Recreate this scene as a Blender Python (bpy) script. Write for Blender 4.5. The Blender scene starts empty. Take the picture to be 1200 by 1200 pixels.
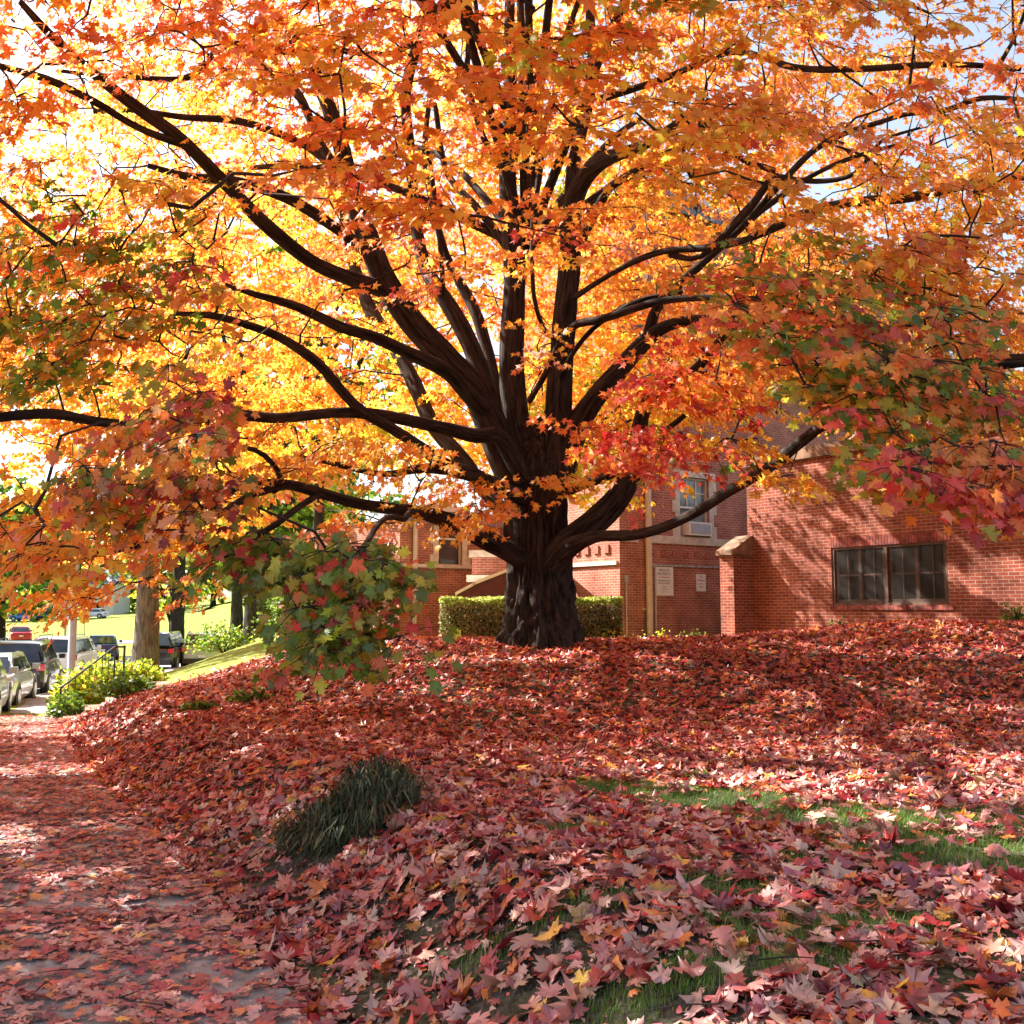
import bpy, math, random
import numpy as np
from mathutils import noise as mnoise, Vector

random.seed(7)
RS = np.random.RandomState(11)
col = bpy.context.scene.collection
F = 1150.0
TH = math.atan(115.0 / F)
EYE = 1.6
CT, ST = math.cos(TH), math.sin(TH)

BK = None
# ------------------------------------------------------------------ helpers
def P(px, py, Y):
    """real point at distance Y north of the camera, seen in the direction (px,py) of the photo"""
    u, v = (px - 600) / F, (600 - py) / F
    dy, dz = CT - v * ST, ST + v * CT
    k = Y / dy
    return np.array([u * k, Y, EYE + dz * k])

def proj(p):
    p = np.atleast_2d(p)
    x, y, z = p[:, 0], p[:, 1], p[:, 2] - EYE
    f = y * CT + z * ST
    u = -y * ST + z * CT
    f = np.where(f < 0.05, 0.05, f)
    return 600 + F * x / f, 600 - F * u / f, f

def tag(o, label=None, cat=None, group=None, kind=None):
    if label: o['label'] = label
    if cat: o['category'] = cat
    if group: o['group'] = group
    if kind: o['kind'] = kind
    return o

def empty(name, loc=(0, 0, 0), rz=0.0, label=None, cat=None, group=None):
    o = bpy.data.objects.new(name, None)
    col.objects.link(o)
    o.empty_display_size = 0.2
    o.location = loc
    o.rotation_euler = (0, 0, rz)
    return tag(o, label, cat, group)

def mesh_obj(name, verts, faces, mat=None, parent=None, smooth=False, cols=None, uvs=None, world=False):
    me = bpy.data.meshes.new(name)
    if isinstance(verts, np.ndarray) and isinstance(faces, np.ndarray):
        nv, nf, k = len(verts), len(faces), faces.shape[1]
        me.vertices.add(nv)
        me.vertices.foreach_set('co', verts.astype(np.float32).ravel())
        me.loops.add(nf * k)
        me.loops.foreach_set('vertex_index', faces.astype(np.int32).ravel())
        me.polygons.add(nf)
        me.polygons.foreach_set('loop_start', np.arange(0, nf * k, k, dtype=np.int32))
        me.update(calc_edges=True)
    else:
        me.from_pydata([tuple(v) for v in verts], [], [tuple(f) for f in faces])
        me.update()
    if cols is not None:
        a = me.color_attributes.new('Col', 'FLOAT_COLOR', 'POINT')
        c4 = np.ones((len(cols), 4), np.float32)
        c4[:, :3] = cols
        a.data.foreach_set('color', c4.ravel())
    global BK
    if BK is not None and len(BK) == len(me.vertices):
        a = me.attributes.new('bk', 'FLOAT_VECTOR', 'POINT'); a.data.foreach_set('vector', BK.astype(np.float32).ravel()); BK = None
    if uvs is not None:
        uv = me.uv_layers.new(name='UVMap')
        uv.data.foreach_set('uv', np.asarray(uvs, np.float32).ravel())
    if smooth:
        me.polygons.foreach_set('use_smooth', [True] * len(me.polygons))
    if mat: me.materials.append(mat)
    o = bpy.data.objects.new(name, me)
    col.objects.link(o)
    if parent is not None:
        o.parent = parent
        if world:
            l = parent.location; rz = parent.rotation_euler[2]
            from mathutils import Matrix
            o.matrix_parent_inverse = (Matrix.Translation(l) @ Matrix.Rotation(rz, 4, 'Z')).inverted()
    return o

class MB:
    """collects shapes into one mesh"""
    def __init__(s): s.v = []; s.f = []; s.uv = []
    def quad(s, a, b, c, d, uv=None):
        n = len(s.v); s.v += [tuple(a), tuple(b), tuple(c), tuple(d)]; s.f.append((n, n+1, n+2, n+3))
        s.uv += uv if uv else [(0, 0)] * 4
    def poly(s, pts):
        n = len(s.v); s.v += [tuple(p) for p in pts]; s.f.append(tuple(range(n, n+len(pts)))); s.uv += [(0, 0)] * len(pts)
    def hexa(s, p):
        n = len(s.v); s.v += [tuple(q) for q in p]
        for f in ((3,2,1,0),(4,5,6,7),(0,1,5,4),(1,2,6,5),(2,3,7,6),(3,0,4,7)):
            s.f.append(tuple(n+i for i in f)); s.uv += [(0, 0)] * 4
    def box(s, x0, x1, y0, y1, z0, z1):
        s.hexa([(x0,y0,z0),(x1,y0,z0),(x1,y1,z0),(x0,y1,z0),(x0,y0,z1),(x1,y0,z1),(x1,y1,z1),(x0,y1,z1)])
    def obox(s, o, d, L, n, T, z0, z1):
        """box from o along d (len L), thickness T along n"""
        o = np.array(o[:2]); d = np.array(d); n = np.array(n)
        a = o; b = o + d*L; c = b + n*T; e = o + n*T
        pts = [(*q, z0) for q in (a, b, c, e)] + [(*q, z1) for q in (a, b, c, e)]
        s.hexa(pts)
    def tube(s, pts, rad, k=6, caps=True):
        pts = [np.array(p, float) for p in pts]
        n0 = len(s.v)
        for i, p in enumerate(pts):
            t = pts[min(i+1, len(pts)-1)] - pts[max(i-1, 0)]
            t = t / (np.linalg.norm(t) + 1e-9)
            a = np.cross(t, (0, 0, 1.0)) if abs(t[2]) < .95 else np.cross(t, (1.0, 0, 0))
            a /= np.linalg.norm(a); b = np.cross(a, t)
            r = rad[i] if hasattr(rad, '__len__') else rad
            for j in range(k):
                w = 2*math.pi*j/k
                s.v.append(tuple(p + r*(math.cos(w)*a + math.sin(w)*b)))
        for i in range(len(pts)-1):
            for j in range(k):
                q = n0+i*k; s.f.append((q+j, q+(j+1) % k, q+k+(j+1) % k, q+k+j)); s.uv += [(0, 0)]*4
        if caps:
            s.f.append(tuple(n0+j for j in range(k))); s.uv += [(0, 0)]*k
            e = n0+(len(pts)-1)*k; s.f.append(tuple(e+k-1-j for j in range(k))); s.uv += [(0, 0)]*k
    def build(s, name, mat, parent=None, smooth=False, world=False):
        return mesh_obj(name, s.v, s.f, mat, parent, smooth, uvs=s.uv, world=world)

# ------------------------------------------------------------------ materials
def new_mat(name):
    m = bpy.data.materials.new(name); m.use_nodes = True
    nt = m.node_tree; nt.nodes.clear()
    out = nt.nodes.new('ShaderNodeOutputMaterial')
    return m, nt, out

def N(nt, typ, **kw):
    n = nt.nodes.new(typ)
    for k, v in kw.items():
        if k.startswith('_'): setattr(n, k[1:], v)
        else: n.inputs[k].default_value = v
    return n

def pbr(name, color, rough=.6, metal=0.0, var=0.12, scale=6.0, bump=0.0, bscale=40.0, spec=.5, coat=0.0):
    """principled with procedural mottling, so nothing is perfectly flat"""
    m, nt, out = new_mat(name)
    b = N(nt, 'ShaderNodeBsdfPrincipled', Roughness=rough, Metallic=metal)
    b.inputs['Specular IOR Level'].default_value = spec
    b.inputs['Coat Weight'].default_value = coat
    tc = N(nt, 'ShaderNodeTexCoord')
    nz = N(nt, 'ShaderNodeTexNoise', Scale=scale, Detail=5.0)
    nt.links.new(tc.outputs['Object'], nz.inputs['Vector'])
    r = N(nt, 'ShaderNodeValToRGB')
    c = np.array(color)
    r.color_ramp.elements[0].position = .3; r.color_ramp.elements[0].color = (*(c*(1-var*1.6)), 1)
    r.color_ramp.elements[1].position = .72; r.color_ramp.elements[1].color = (*np.minimum(c*(1+var), 1), 1)
    nt.links.new(nz.outputs['Fac'], r.inputs['Fac'])
    nt.links.new(r.outputs['Color'], b.inputs['Base Color'])
    if bump:
        n2 = N(nt, 'ShaderNodeTexNoise', Scale=bscale, Detail=4.0)
        nt.links.new(tc.outputs['Object'], n2.inputs['Vector'])
        bp = N(nt, 'ShaderNodeBump', Strength=bump, Distance=.02)
        nt.links.new(n2.outputs['Fac'], bp.inputs['Height'])
        nt.links.new(bp.outputs['Normal'], b.inputs['Normal'])
    nt.links.new(b.outputs[0], out.inputs[0])
    return m

def leaf_mat(name, transl=.5, gloss=.06, gain=1.0, tsat=1.0):
    m, nt, out = new_mat(name)
    at = N(nt, 'ShaderNodeAttribute', _attribute_name='Col')
    hs = N(nt, 'ShaderNodeHueSaturation', Saturation=1.0, Value=gain)
    nt.links.new(at.outputs['Color'], hs.inputs['Color'])
    hs2 = N(nt, 'ShaderNodeHueSaturation', Saturation=tsat, Value=gain * 1.1)
    nt.links.new(at.outputs['Color'], hs2.inputs['Color'])
    d = N(nt, 'ShaderNodeBsdfDiffuse'); t = N(nt, 'ShaderNodeBsdfTranslucent')
    g = N(nt, 'ShaderNodeBsdfGlossy', Roughness=.45); g.inputs['Color'].default_value = (1, 1, 1, 1)
    nt.links.new(hs.outputs[0], d.inputs['Color']); nt.links.new(hs2.outputs[0], t.inputs['Color'])
    mx = N(nt, 'ShaderNodeMixShader', Fac=transl)
    nt.links.new(d.outputs[0], mx.inputs[1]); nt.links.new(t.outputs[0], mx.inputs[2])
    m2 = N(nt, 'ShaderNodeMixShader', Fac=gloss)
    nt.links.new(mx.outputs[0], m2.inputs[1]); nt.links.new(g.outputs[0], m2.inputs[2])
    nt.links.new(m2.outputs[0], out.inputs[0])
    return m

SUN_AZ = math.radians(-62); SUN_EL = math.radians(40)
SV = np.array([math.sin(SUN_AZ)*math.cos(SUN_EL), math.cos(SUN_AZ)*math.cos(SUN_EL), math.sin(SUN_EL)])
M = {}
M['leaf'] = leaf_mat('maple_leaf', .60, .035)
M['fallen'] = leaf_mat('fallen_leaf', .14, .07)
M['farleaf'] = leaf_mat('far_leaf', .5, .03)
M['blade'] = leaf_mat('grass_blade', .25, .025)

def bark(name, c0, c1, strength=.9, stretch=.18, scale=14.0):
    m, nt, out = new_mat(name)
    b = N(nt, 'ShaderNodeBsdfPrincipled', Roughness=.9); b.inputs['Specular IOR Level'].default_value = .15
    tc = N(nt, 'ShaderNodeAttribute', _attribute_name='bk'); mp = N(nt, 'ShaderNodeMapping')
    mp.inputs['Scale'].default_value = (1, 1, stretch)
    nt.links.new(tc.outputs['Vector'], mp.inputs['Vector'])
    n1 = N(nt, 'ShaderNodeTexNoise', Scale=scale, Detail=8.0, Roughness=.65)
    nt.links.new(mp.outputs[0], n1.inputs['Vector'])
    n2 = N(nt, 'ShaderNodeTexNoise', Scale=3.0, Detail=4.0)
    nt.links.new(tc.outputs['Vector'], n2.inputs['Vector'])
    r = N(nt, 'ShaderNodeValToRGB')
    r.color_ramp.elements[0].position = .38; r.color_ramp.elements[0].color = (*c0, 1)
    r.color_ramp.elements[1].position = .68; r.color_ramp.elements[1].color = (*c1, 1)
    nt.links.new(n1.outputs['Fac'], r.inputs['Fac'])
    mx = N(nt, 'ShaderNodeMixRGB', Fac=.35); mx.blend_type = 'MULTIPLY'
    nt.links.new(r.outputs[0], mx.inputs[1]); nt.links.new(n2.outputs['Color'], mx.inputs[2])
    nt.links.new(mx.outputs[0], b.inputs['Base Color'])
    bp = N(nt, 'ShaderNodeBump', Strength=strength, Distance=.04)
    nt.links.new(n1.outputs['Fac'], bp.inputs['Height']); nt.links.new(bp.outputs[0], b.inputs['Normal'])
    nt.links.new(b.outputs[0], out.inputs[0])
    return m
M['bark'] = bark('maple_bark', (.014, .010, .008), (.095, .070, .056), 1.0, .12, 22.0)
M['bark_pale'] = bark('pale_bark', (.10, .075, .06), (.30, .25, .20), .7)
M['bark_dark'] = bark('dark_bark', (.02, .016, .013), (.09, .075, .06))

def brick_mat(name, c1, c2, mortar, rough=.85):
    m, nt, out = new_mat(name)
    b = N(nt, 'ShaderNodeBsdfPrincipled', Roughness=rough); b.inputs['Specular IOR Level'].default_value = .2
    uv = N(nt, 'ShaderNodeUVMap', _uv_map='UVMap')
    # slight waviness of the courses
    wn = N(nt, 'ShaderNodeTexNoise', Scale=3.0, Detail=2.0)
    nt.links.new(uv.outputs[0], wn.inputs['Vector'])
    vm = N(nt, 'ShaderNodeVectorMath', _operation='SCALE'); vm.inputs['Scale'].default_value = .008
    nt.links.new(wn.outputs['Color'], vm.inputs[0])
    va = N(nt, 'ShaderNodeVectorMath', _operation='ADD')
    nt.links.new(uv.outputs[0], va.inputs[0]); nt.links.new(vm.outputs[0], va.inputs[1])
    br = N(nt, 'ShaderNodeTexBrick', Scale=1.0)
    br.inputs['Color1'].default_value = (*c1, 1); br.inputs['Color2'].default_value = (*c2, 1)
    br.inputs['Mortar'].default_value = (*mortar, 1)
    br.inputs['Mortar Size'].default_value = .007
    br.inputs['Mortar Smooth'].default_value = .3
    br.inputs['Brick Width'].default_value = .213; br.inputs['Row Height'].default_value = .0677
    br.inputs['Bias'].default_value = -.1
    nt.links.new(va.outputs[0], br.inputs['Vector'])
    nz = N(nt, 'ShaderNodeTexNoise', Scale=1.3, Detail=6.0, Roughness=.65)
    nt.links.new(uv.outputs[0], nz.inputs['Vector'])
    rp = N(nt, 'ShaderNodeValToRGB')
    rp.color_ramp.elements[0].position = .3; rp.color_ramp.elements[0].color = (.50, .46, .45, 1)
    rp.color_ramp.elements[1].position = .65; rp.color_ramp.elements[1].color = (1, 1, 1, 1)
    nt.links.new(nz.outputs['Fac'], rp.inputs['Fac'])
    mx = N(nt, 'ShaderNodeMixRGB', Fac=1.0); mx.blend_type = 'MULTIPLY'
    nt.links.new(br.outputs['Color'], mx.inputs[1]); nt.links.new(rp.outputs[0], mx.inputs[2])
    nt.links.new(mx.outputs[0], b.inputs['Base Color'])
    bp = N(nt, 'ShaderNodeBump', Strength=.6, Distance=.008); bp.invert = True
    nt.links.new(br.outputs['Fac'], bp.inputs['Height']); nt.links.new(bp.outputs[0], b.inputs['Normal'])
    nt.links.new(b.outputs[0], out.inputs[0])
    return m
M['brick_red'] = brick_mat('red_brick', (.34, .084, .046), (.21, .046, .029), (.45, .31, .24))
M['brick_main'] = brick_mat('lightened_red_brick', (.50, .165, .105), (.38, .11, .07), (.60, .45, .36))  # bounced sunlight put into the lighter brick and mortar colours
M['stone'] = pbr('limestone', (.60, .52, .42), .85, var=.15, bump=.2)
M['stone_rust'] = pbr('stained_stone', (.22, .12, .07), .85, var=.4, scale=4, bump=.3)
M['concrete'] = pbr('weathered_concrete', (.46, .435, .42), .95, var=.30, scale=9, bump=.9, bscale=160)
M['asphalt'] = pbr('asphalt', (.075, .075, .08), .85, var=.2, scale=2, bump=.3, bscale=120)
M['asphalt_pale'] = pbr('pale_asphalt', (.30, .30, .31), .8, var=.12, scale=2, bump=.2, bscale=120)
M['tan_paint'] = pbr('tan_paint', (.56, .47, .385), .55, var=.08)
M['white_paint'] = pbr('white_paint', (.78, .76, .72), .5, var=.05)
M['grey_metal'] = pbr('galvanised_metal', (.42, .42, .43), .45, metal=.4, var=.12)
M['dark_metal'] = pbr('dark_iron', (.03, .028, .026), .5, metal=.3, var=.2)
M['brown_frame'] = pbr('rusty_brown_frame', (.11, .055, .035), .7, var=.35, scale=9)
M['maroon'] = pbr('maroon_awning', (.10, .02, .028), .7, var=.15)
M['black_rubber'] = pbr('tyre_rubber', (.018, .018, .018), .8, var=.1)
M['rim'] = pbr('wheel_rim', (.5, .5, .52), .3, metal=.8, var=.05)
M['taillight'] = pbr('red_tail_light', (.55, .02, .02), .2, var=.05, coat=.5)
M['plastic_dark'] = pbr('dark_plastic', (.03, .03, .032), .5, var=.1)
M['plate'] = pbr('number_plate', (.75, .75, .72), .4, var=.04)
M['ink'] = pbr('sign_ink_grey', (.08, .08, .09), .6, var=.05)
M['ink_red'] = pbr('sign_ink_red', (.60, .05, .06), .6, var=.05)
M['slate'] = pbr('slate_roof', (.16, .17, .20), .6, var=.3, scale=12)
M['orange_sign'] = pbr('orange_sign', (.85, .33, .03), .5, var=.05)
M['soil'] = pbr('soil', (.07, .055, .042), .95, var=.4, scale=5, bump=.5)
M['rubble'] = pbr('grey_rock', (.17, .17, .18), .9, var=.35, scale=9, bump=.6, bscale=20)
M['bin_dark'] = pbr('dark_bin', (.035, .035, .045), .5, var=.1)

def glass(name, c=(.012, .014, .016), rough=.06, spec=.5):
    m, nt, out = new_mat(name)
    b = N(nt, 'ShaderNodeBsdfPrincipled', Roughness=rough); b.inputs['Specular IOR Level'].default_value = spec
    tc = N(nt, 'ShaderNodeTexCoord'); nz = N(nt, 'ShaderNodeTexNoise', Scale=2.5, Detail=3.0)
    nt.links.new(tc.outputs['Object'], nz.inputs['Vector'])
    r = N(nt, 'ShaderNodeValToRGB')
    r.color_ramp.elements[0].position = .35; r.color_ramp.elements[0].color = (*c, 1)
    r.color_ramp.elements[1].position = .75; r.color_ramp.elements[1].color = (*[min(1, k*2.6) for k in c], 1)
    nt.links.new(nz.outputs['Fac'], r.inputs['Fac']); nt.links.new(r.outputs[0], b.inputs['Base Color'])
    bp = N(nt, 'ShaderNodeBump', Strength=.05, Distance=.02)
    nt.links.new(nz.outputs['Fac'], bp.inputs['Height']); nt.links.new(bp.outputs[0], b.inputs['Normal'])
    nt.links.new(b.outputs[0], out.inputs[0])
    return m
M['glass'] = glass('window_glass')
M['glass_dirty'] = glass('dirty_window_glass', (.006, .006, .006), .05, .12)
M['car_glass'] = glass('car_glass', (.015, .02, .03), .05, .9)
M['curtain_glass'] = glass('pane_with_curtain', (.10, .12, .11), .1)
PAINTS = {}
def paint(name, c, metal=.35):
    if name not in PAINTS:
        PAINTS[name] = pbr(name, c, .3, metal=metal, var=.05, scale=2, coat=.7)
    return PAINTS[name]

# wire mesh screen in front of the basement window
def mesh_screen():
    m, nt, out = new_mat('wire_screen')
    uv = N(nt, 'ShaderNodeUVMap', _uv_map='UVMap')
    mp = N(nt, 'ShaderNodeMapping'); mp.inputs['Rotation'].default_value = (0, 0, math.radians(45)); mp.inputs['Scale'].default_value = (22, 22, 22)
    nt.links.new(uv.outputs[0], mp.inputs[0])
    ck = N(nt, 'ShaderNodeTexBrick', Scale=1.0); ck.offset = 0
    ck.inputs['Brick Width'].default_value = 1; ck.inputs['Row Height'].default_value = 1; ck.inputs['Mortar Size'].default_value = .07
    nt.links.new(mp.outputs[0], ck.inputs['Vector'])
    b = N(nt, 'ShaderNodeBsdfPrincipled', Roughness=.6); b.inputs['Base Color'].default_value = (.05, .038, .03, 1)
    t = N(nt, 'ShaderNodeBsdfTransparent')
    mx = N(nt, 'ShaderNodeMixShader')
    nt.links.new(ck.outputs['Fac'], mx.inputs[0]); nt.links.new(t.outputs[0], mx.inputs[1]); nt.links.new(b.outputs[0], mx.inputs[2])
    nt.links.new(mx.outputs[0], out.inputs[0])
    return m
M['screen'] = mesh_screen()

# ------------------------------------------------------------------ terrain
EDGE = np.array([(2.2, -12), (1.5, -5), (.55, 0), (-.15, 2.4), (-.75, 3.9), (-1.6, 5.5), (-2.75, 7.5), (-4.5, 10.5), (-7.5, 16.5),
                 (-10.6, 24), (-12.4, 30.5), (-13.2, 38), (-13.8, 48), (-19.2, 65), (-26, 85), (-44, 140), (-110, 340)], float)

def sdist(x, y):
    """signed distance from the pavement's lawn-side edge, positive on the lawn"""
    x = np.asarray(x, float); y = np.asarray(y, float)
    best = np.full(x.shape, 1e9); sg = np.ones(x.shape)
    for a, b in zip(EDGE[:-1], EDGE[1:]):
        d = b - a; L2 = d @ d
        t = np.clip(((x-a[0])*d[0] + (y-a[1])*d[1]) / L2, 0, 1)
        ex, ey = x - (a[0]+t*d[0]), y - (a[1]+t*d[1])
        q = np.hypot(ex, ey)
        cr = d[0]*(y-a[1]) - d[1]*(x-a[0])
        m = q < best
        best = np.where(m, q, best); sg = np.where(m, np.where(cr < 0, 1.0, -1.0), sg)
    return best * sg

def ss(x, a, b):
    t = np.clip((x-a)/(b-a), 0, 1); return t*t*(3-2*t)

BY = [-50, 8, 12, 16.5, 23, 30, 40, 52, 70, 86, 96, 110, 150, 250, 500]
BZ = [.1, 0, -.10, -.32, -.76, -.95, -1.03, -1.1, -1.25, -1.35, -1.35, -1.1, -.3, 2.0, 7]
def base(y): return np.interp(y, BY, BZ)
NZ = RS.rand(8, 3) * 6.28
def bumps(x, y):
    v = 0
    for i, (k, a) in enumerate([(.7, .035), (1.5, .022), (2.9, .012), (.35, .05)]):
        v = v + a*np.sin(k*x*1.3 + NZ[i, 0] + 1.1*np.sin(k*y+NZ[i, 1])) * np.cos(k*y*1.1 + NZ[i, 2])
    return v*.5
def ground_z(x, y):
    x = np.asarray(x, float); y = np.asarray(y, float)
    s = sdist(x, y); b = base(y)
    sp = np.maximum(s, 0)
    z = b + .42*ss(s, 0, 1.25) + 1.0*ss(y, 9.5, 16)*ss(s, .4, 5) + .26*ss(x, 3, 7)*ss(y, 11, 17)*(y < 40)
    z = z + np.clip(.27*sp, 0, 1.9)*ss(y, 28, 50)*(1-ss(y, 84, 92))
    z = z + bumps(x, y)*ss(s, .1, .9)
    z = z - .28*ss(-s, 1.85, 2.1)*(y < 80)
    # far hill beyond the cross street rises to the right
    z = z + ss(y, 98, 150)*ss(x, -85, -20)*2.4
    return z

def axis(parts):
    return np.unique(np.concatenate([np.arange(a, b, s) for a, b, s in parts]))
xs = axis([(-400, -60, 20), (-60, -20, 1.5), (-20, 14, .2), (14, 60, 2), (60, 401, 20)])
ys = axis([(-20, 0, 1), (0, 26, .2), (26, 70, .8), (70, 130, 2), (130, 520, 15)])
X, Y = np.meshgrid(xs, ys)
Z = ground_z(X, Y)
nx, ny = len(xs), len(ys)
idx = np.arange(nx*ny).reshape(ny, nx)
gf = np.stack([idx[:-1, :-1], idx[:-1, 1:], idx[1:, 1:], idx[1:, :-1]], -1).reshape(-1, 4)

def lawn_mat():
    m, nt, out = new_mat('lawn')
    b = N(nt, 'ShaderNodeBsdfPrincipled', Roughness=.95); b.inputs['Specular IOR Level'].default_value = .1
    tc = N(nt, 'ShaderNodeTexCoord')
    n1 = N(nt, 'ShaderNodeTexNoise', Scale=.9, Detail=8.0, Roughness=.6); nt.links.new(tc.outputs['Object'], n1.inputs['Vector'])
    n2 = N(nt, 'ShaderNodeTexNoise', Scale=35.0, Detail=6.0); nt.links.new(tc.outputs['Object'], n2.inputs['Vector'])
    g = N(nt, 'ShaderNodeValToRGB')
    g.color_ramp.elements[0].position = .32; g.color_ramp.elements[0].color = (.11, .145, .022, 1)
    g.color_ramp.elements[1].position = .7; g.color_ramp.elements[1].color = (.33, .37, .075, 1)
    nt.links.new(n2.outputs['Fac'], g.inputs['Fac'])
    so = N(nt, 'ShaderNodeValToRGB')
    so.color_ramp.elements[0].position = .35; so.color_ramp.elements[0].color = (.030, .024, .020, 1)
    so.color_ramp.elements[1].position = .7; so.color_ramp.elements[1].color = (.10, .085, .075, 1)
    nt.links.new(n2.outputs['Fac'], so.inputs['Fac'])
    sep = N(nt, 'ShaderNodeSeparateXYZ'); nt.links.new(tc.outputs['Object'], sep.inputs[0])
    mr = N(nt, 'ShaderNodeMapRange'); mr.inputs['From Min'].default_value = 15; mr.inputs['From Max'].default_value = 20
    nt.links.new(sep.outputs['Y'], mr.inputs['Value'])
    ad = N(nt, 'ShaderNodeMath', _operation='ADD'); nt.links.new(mr.outputs[0], ad.inputs[0])
    r3 = N(nt, 'ShaderNodeValToRGB'); r3.color_ramp.elements[0].position = .45; r3.color_ramp.elements[1].position = .6
    nt.links.new(n1.outputs['Fac'], r3.inputs['Fac']); 
    ml = N(nt, 'ShaderNodeMath', _operation='MULTIPLY'); ml.inputs[1].default_value = .22; nt.links.new(r3.outputs[0], ml.inputs[0])
    nt.links.new(ml.outputs[0], ad.inputs[1]); ad.use_clamp = True
    mx = N(nt, 'ShaderNodeMixRGB'); nt.links.new(ad.outputs[0], mx.inputs[0])
    nt.links.new(so.outputs[0], mx.inputs[1]); nt.links.new(g.outputs[0], mx.inputs[2])
    nt.links.new(mx.outputs[0], b.inputs['Base Color'])
    bp = N(nt, 'ShaderNodeBump', Strength=.7, Distance=.05); nt.links.new(n2.outputs['Fac'], bp.inputs['Height'])
    nt.links.new(bp.outputs[0], b.inputs['Normal'])
    nt.links.new(b.outputs[0], out.inputs[0])
    return m
M['lawn'] = lawn_mat()
o = mesh_obj('ground', np.stack([X.ravel(), Y.ravel(), Z.ravel()], 1), gf, M['lawn'], smooth=True)
tag(o, kind='structure')

def dense(poly, step=.5):
    out = []
    for a, b in zip(poly[:-1], poly[1:]):
        n = max(1, int(np.linalg.norm(b-a)/step))
        for i in range(n): out.append(a+(b-a)*i/n)
    out.append(poly[-1]); return np.array(out)
def offset_line(pl, d):
    t = np.gradient(pl, axis=0)
    k = 9
    pad = np.pad(t, ((k, k), (0, 0)), 'edge')
    t = np.stack([np.convolve(pad[:, i], np.ones(2*k+1)/(2*k+1), 'valid') for i in range(2)], 1)
    t /= np.linalg.norm(t, axis=1)[:, None]
    return pl + np.stack([-t[:, 1], t[:, 0]], 1)*d      # to the left of travel
DE = dense(EDGE[:14], .4)
def strip(name, lines, zoff, mat, kind='structure'):
    n = len(lines[0]); k = len(lines)
    v = []
    for i in range(n):
        for j in range(k):
            p = lines[j][i]; v.append((p[0], p[1], base(lines[0][i][1]) + zoff[j]))
    f = [(i*k+j, i*k+j+1, (i+1)*k+j+1, (i+1)*k+j) for i in range(n-1) for j in range(k-1)]
    o = mesh_obj(name, v, f, mat); return tag(o, kind=kind)
# pavement: slab with a real kerb at its street side
W = 1.95
strip('sidewalk', [offset_line(DE, -.02), offset_line(DE, -.02), offset_line(DE, W-.17)], [-.1, .012, .012], M['concrete'])
strip('kerb', [offset_line(DE, W-.165), offset_line(DE, W-.16), offset_line(DE, W), offset_line(DE, W+.01)], [-.2, .022, .022, -.3], M['concrete'])
strip('road', [offset_line(DE, W+.005), offset_line(DE, W+4), offset_line(DE, W+9)], [-.14, -.10, -.14], M['asphalt_pale'])
# joints of the pavement slabs are thin dark grooves laid as shallow strips
mb = MB()
L0 = offset_line(DE, 0.0); L1 = offset_line(DE, W-.18)
for i in range(6, len(DE)-60, 4):
    a, b = L0[i], L1[i]; t = (DE[i+1]-DE[i]); t /= np.linalg.norm(t); z = base(DE[i][1]) + .0165
    mb.quad((*(a-t*.006), z), (*(a+t*.006), z), (*(b+t*.006), z), (*(b-t*.006), z))
tag(mb.build('pavement_joint', M['soil']), kind='structure')
# cross street far off and the lane on the hill
v = []; f = []
for i, x in enumerate(np.linspace(-120, 20, 40)):
    for y in (87, 95): v.append((x, y, float(np.max(ground_z(np.array([x]), np.array([float(y)]))))+.05))
for i in range(39): f.append((2*i, 2*i+2, 2*i+3, 2*i+1))
tag(mesh_obj('cross_street', v, f, M['asphalt_pale']), kind='structure')

# ------------------------------------------------------------------ leaves
def tmpl_full():
    h = [(.0, .0), (.17, -.10), (.40, -.05), (.30, .07), (.50, .12), (.29, .22), (.44, .34), (.62, .46), (.44, .48), (.40, .60), (.15, .46), (.24, .66), (.10, .72), (0, 1.0)]
    r = h; l = [(-x, y) for x, y in h[1:-1]][::-1]
    pts = np.array(r + l) ; n = len(pts)
    V = np.vstack([[(0, .30)], pts]); T = [(0, 1+i, 1+(i+1) % n) for i in range(n)]
    return V, np.array(T)
def tmpl_mid():
    h = [(.0, -.02), (.42, -.02), (.24, .17), (.60, .44), (.16, .46), (0, 1.0)]
    l = [(-x, y) for x, y in h[1:-1]][::-1]
    pts = np.array(h + l); n = len(pts)
    V = np.vstack([[(0, .30)], pts]); T = [(0, 1+i, 1+(i+1) % n) for i in range(n)]
    return V, np.array(T)
def tmpl_low():
    V = np.array([(0, 0), (.5, .1), (.35, .55), (0, 1.0), (-.45, .5), (-.4, .05)])
    return V, np.array([(0, 1, 2), (0, 2, 3), (0, 3, 4), (0, 4, 5)])
TF, TM, TL = tmpl_full(), tmpl_mid(), tmpl_low()

def nrm(a): return a / (np.linalg.norm(a, axis=-1, keepdims=True) + 1e-9)

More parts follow.
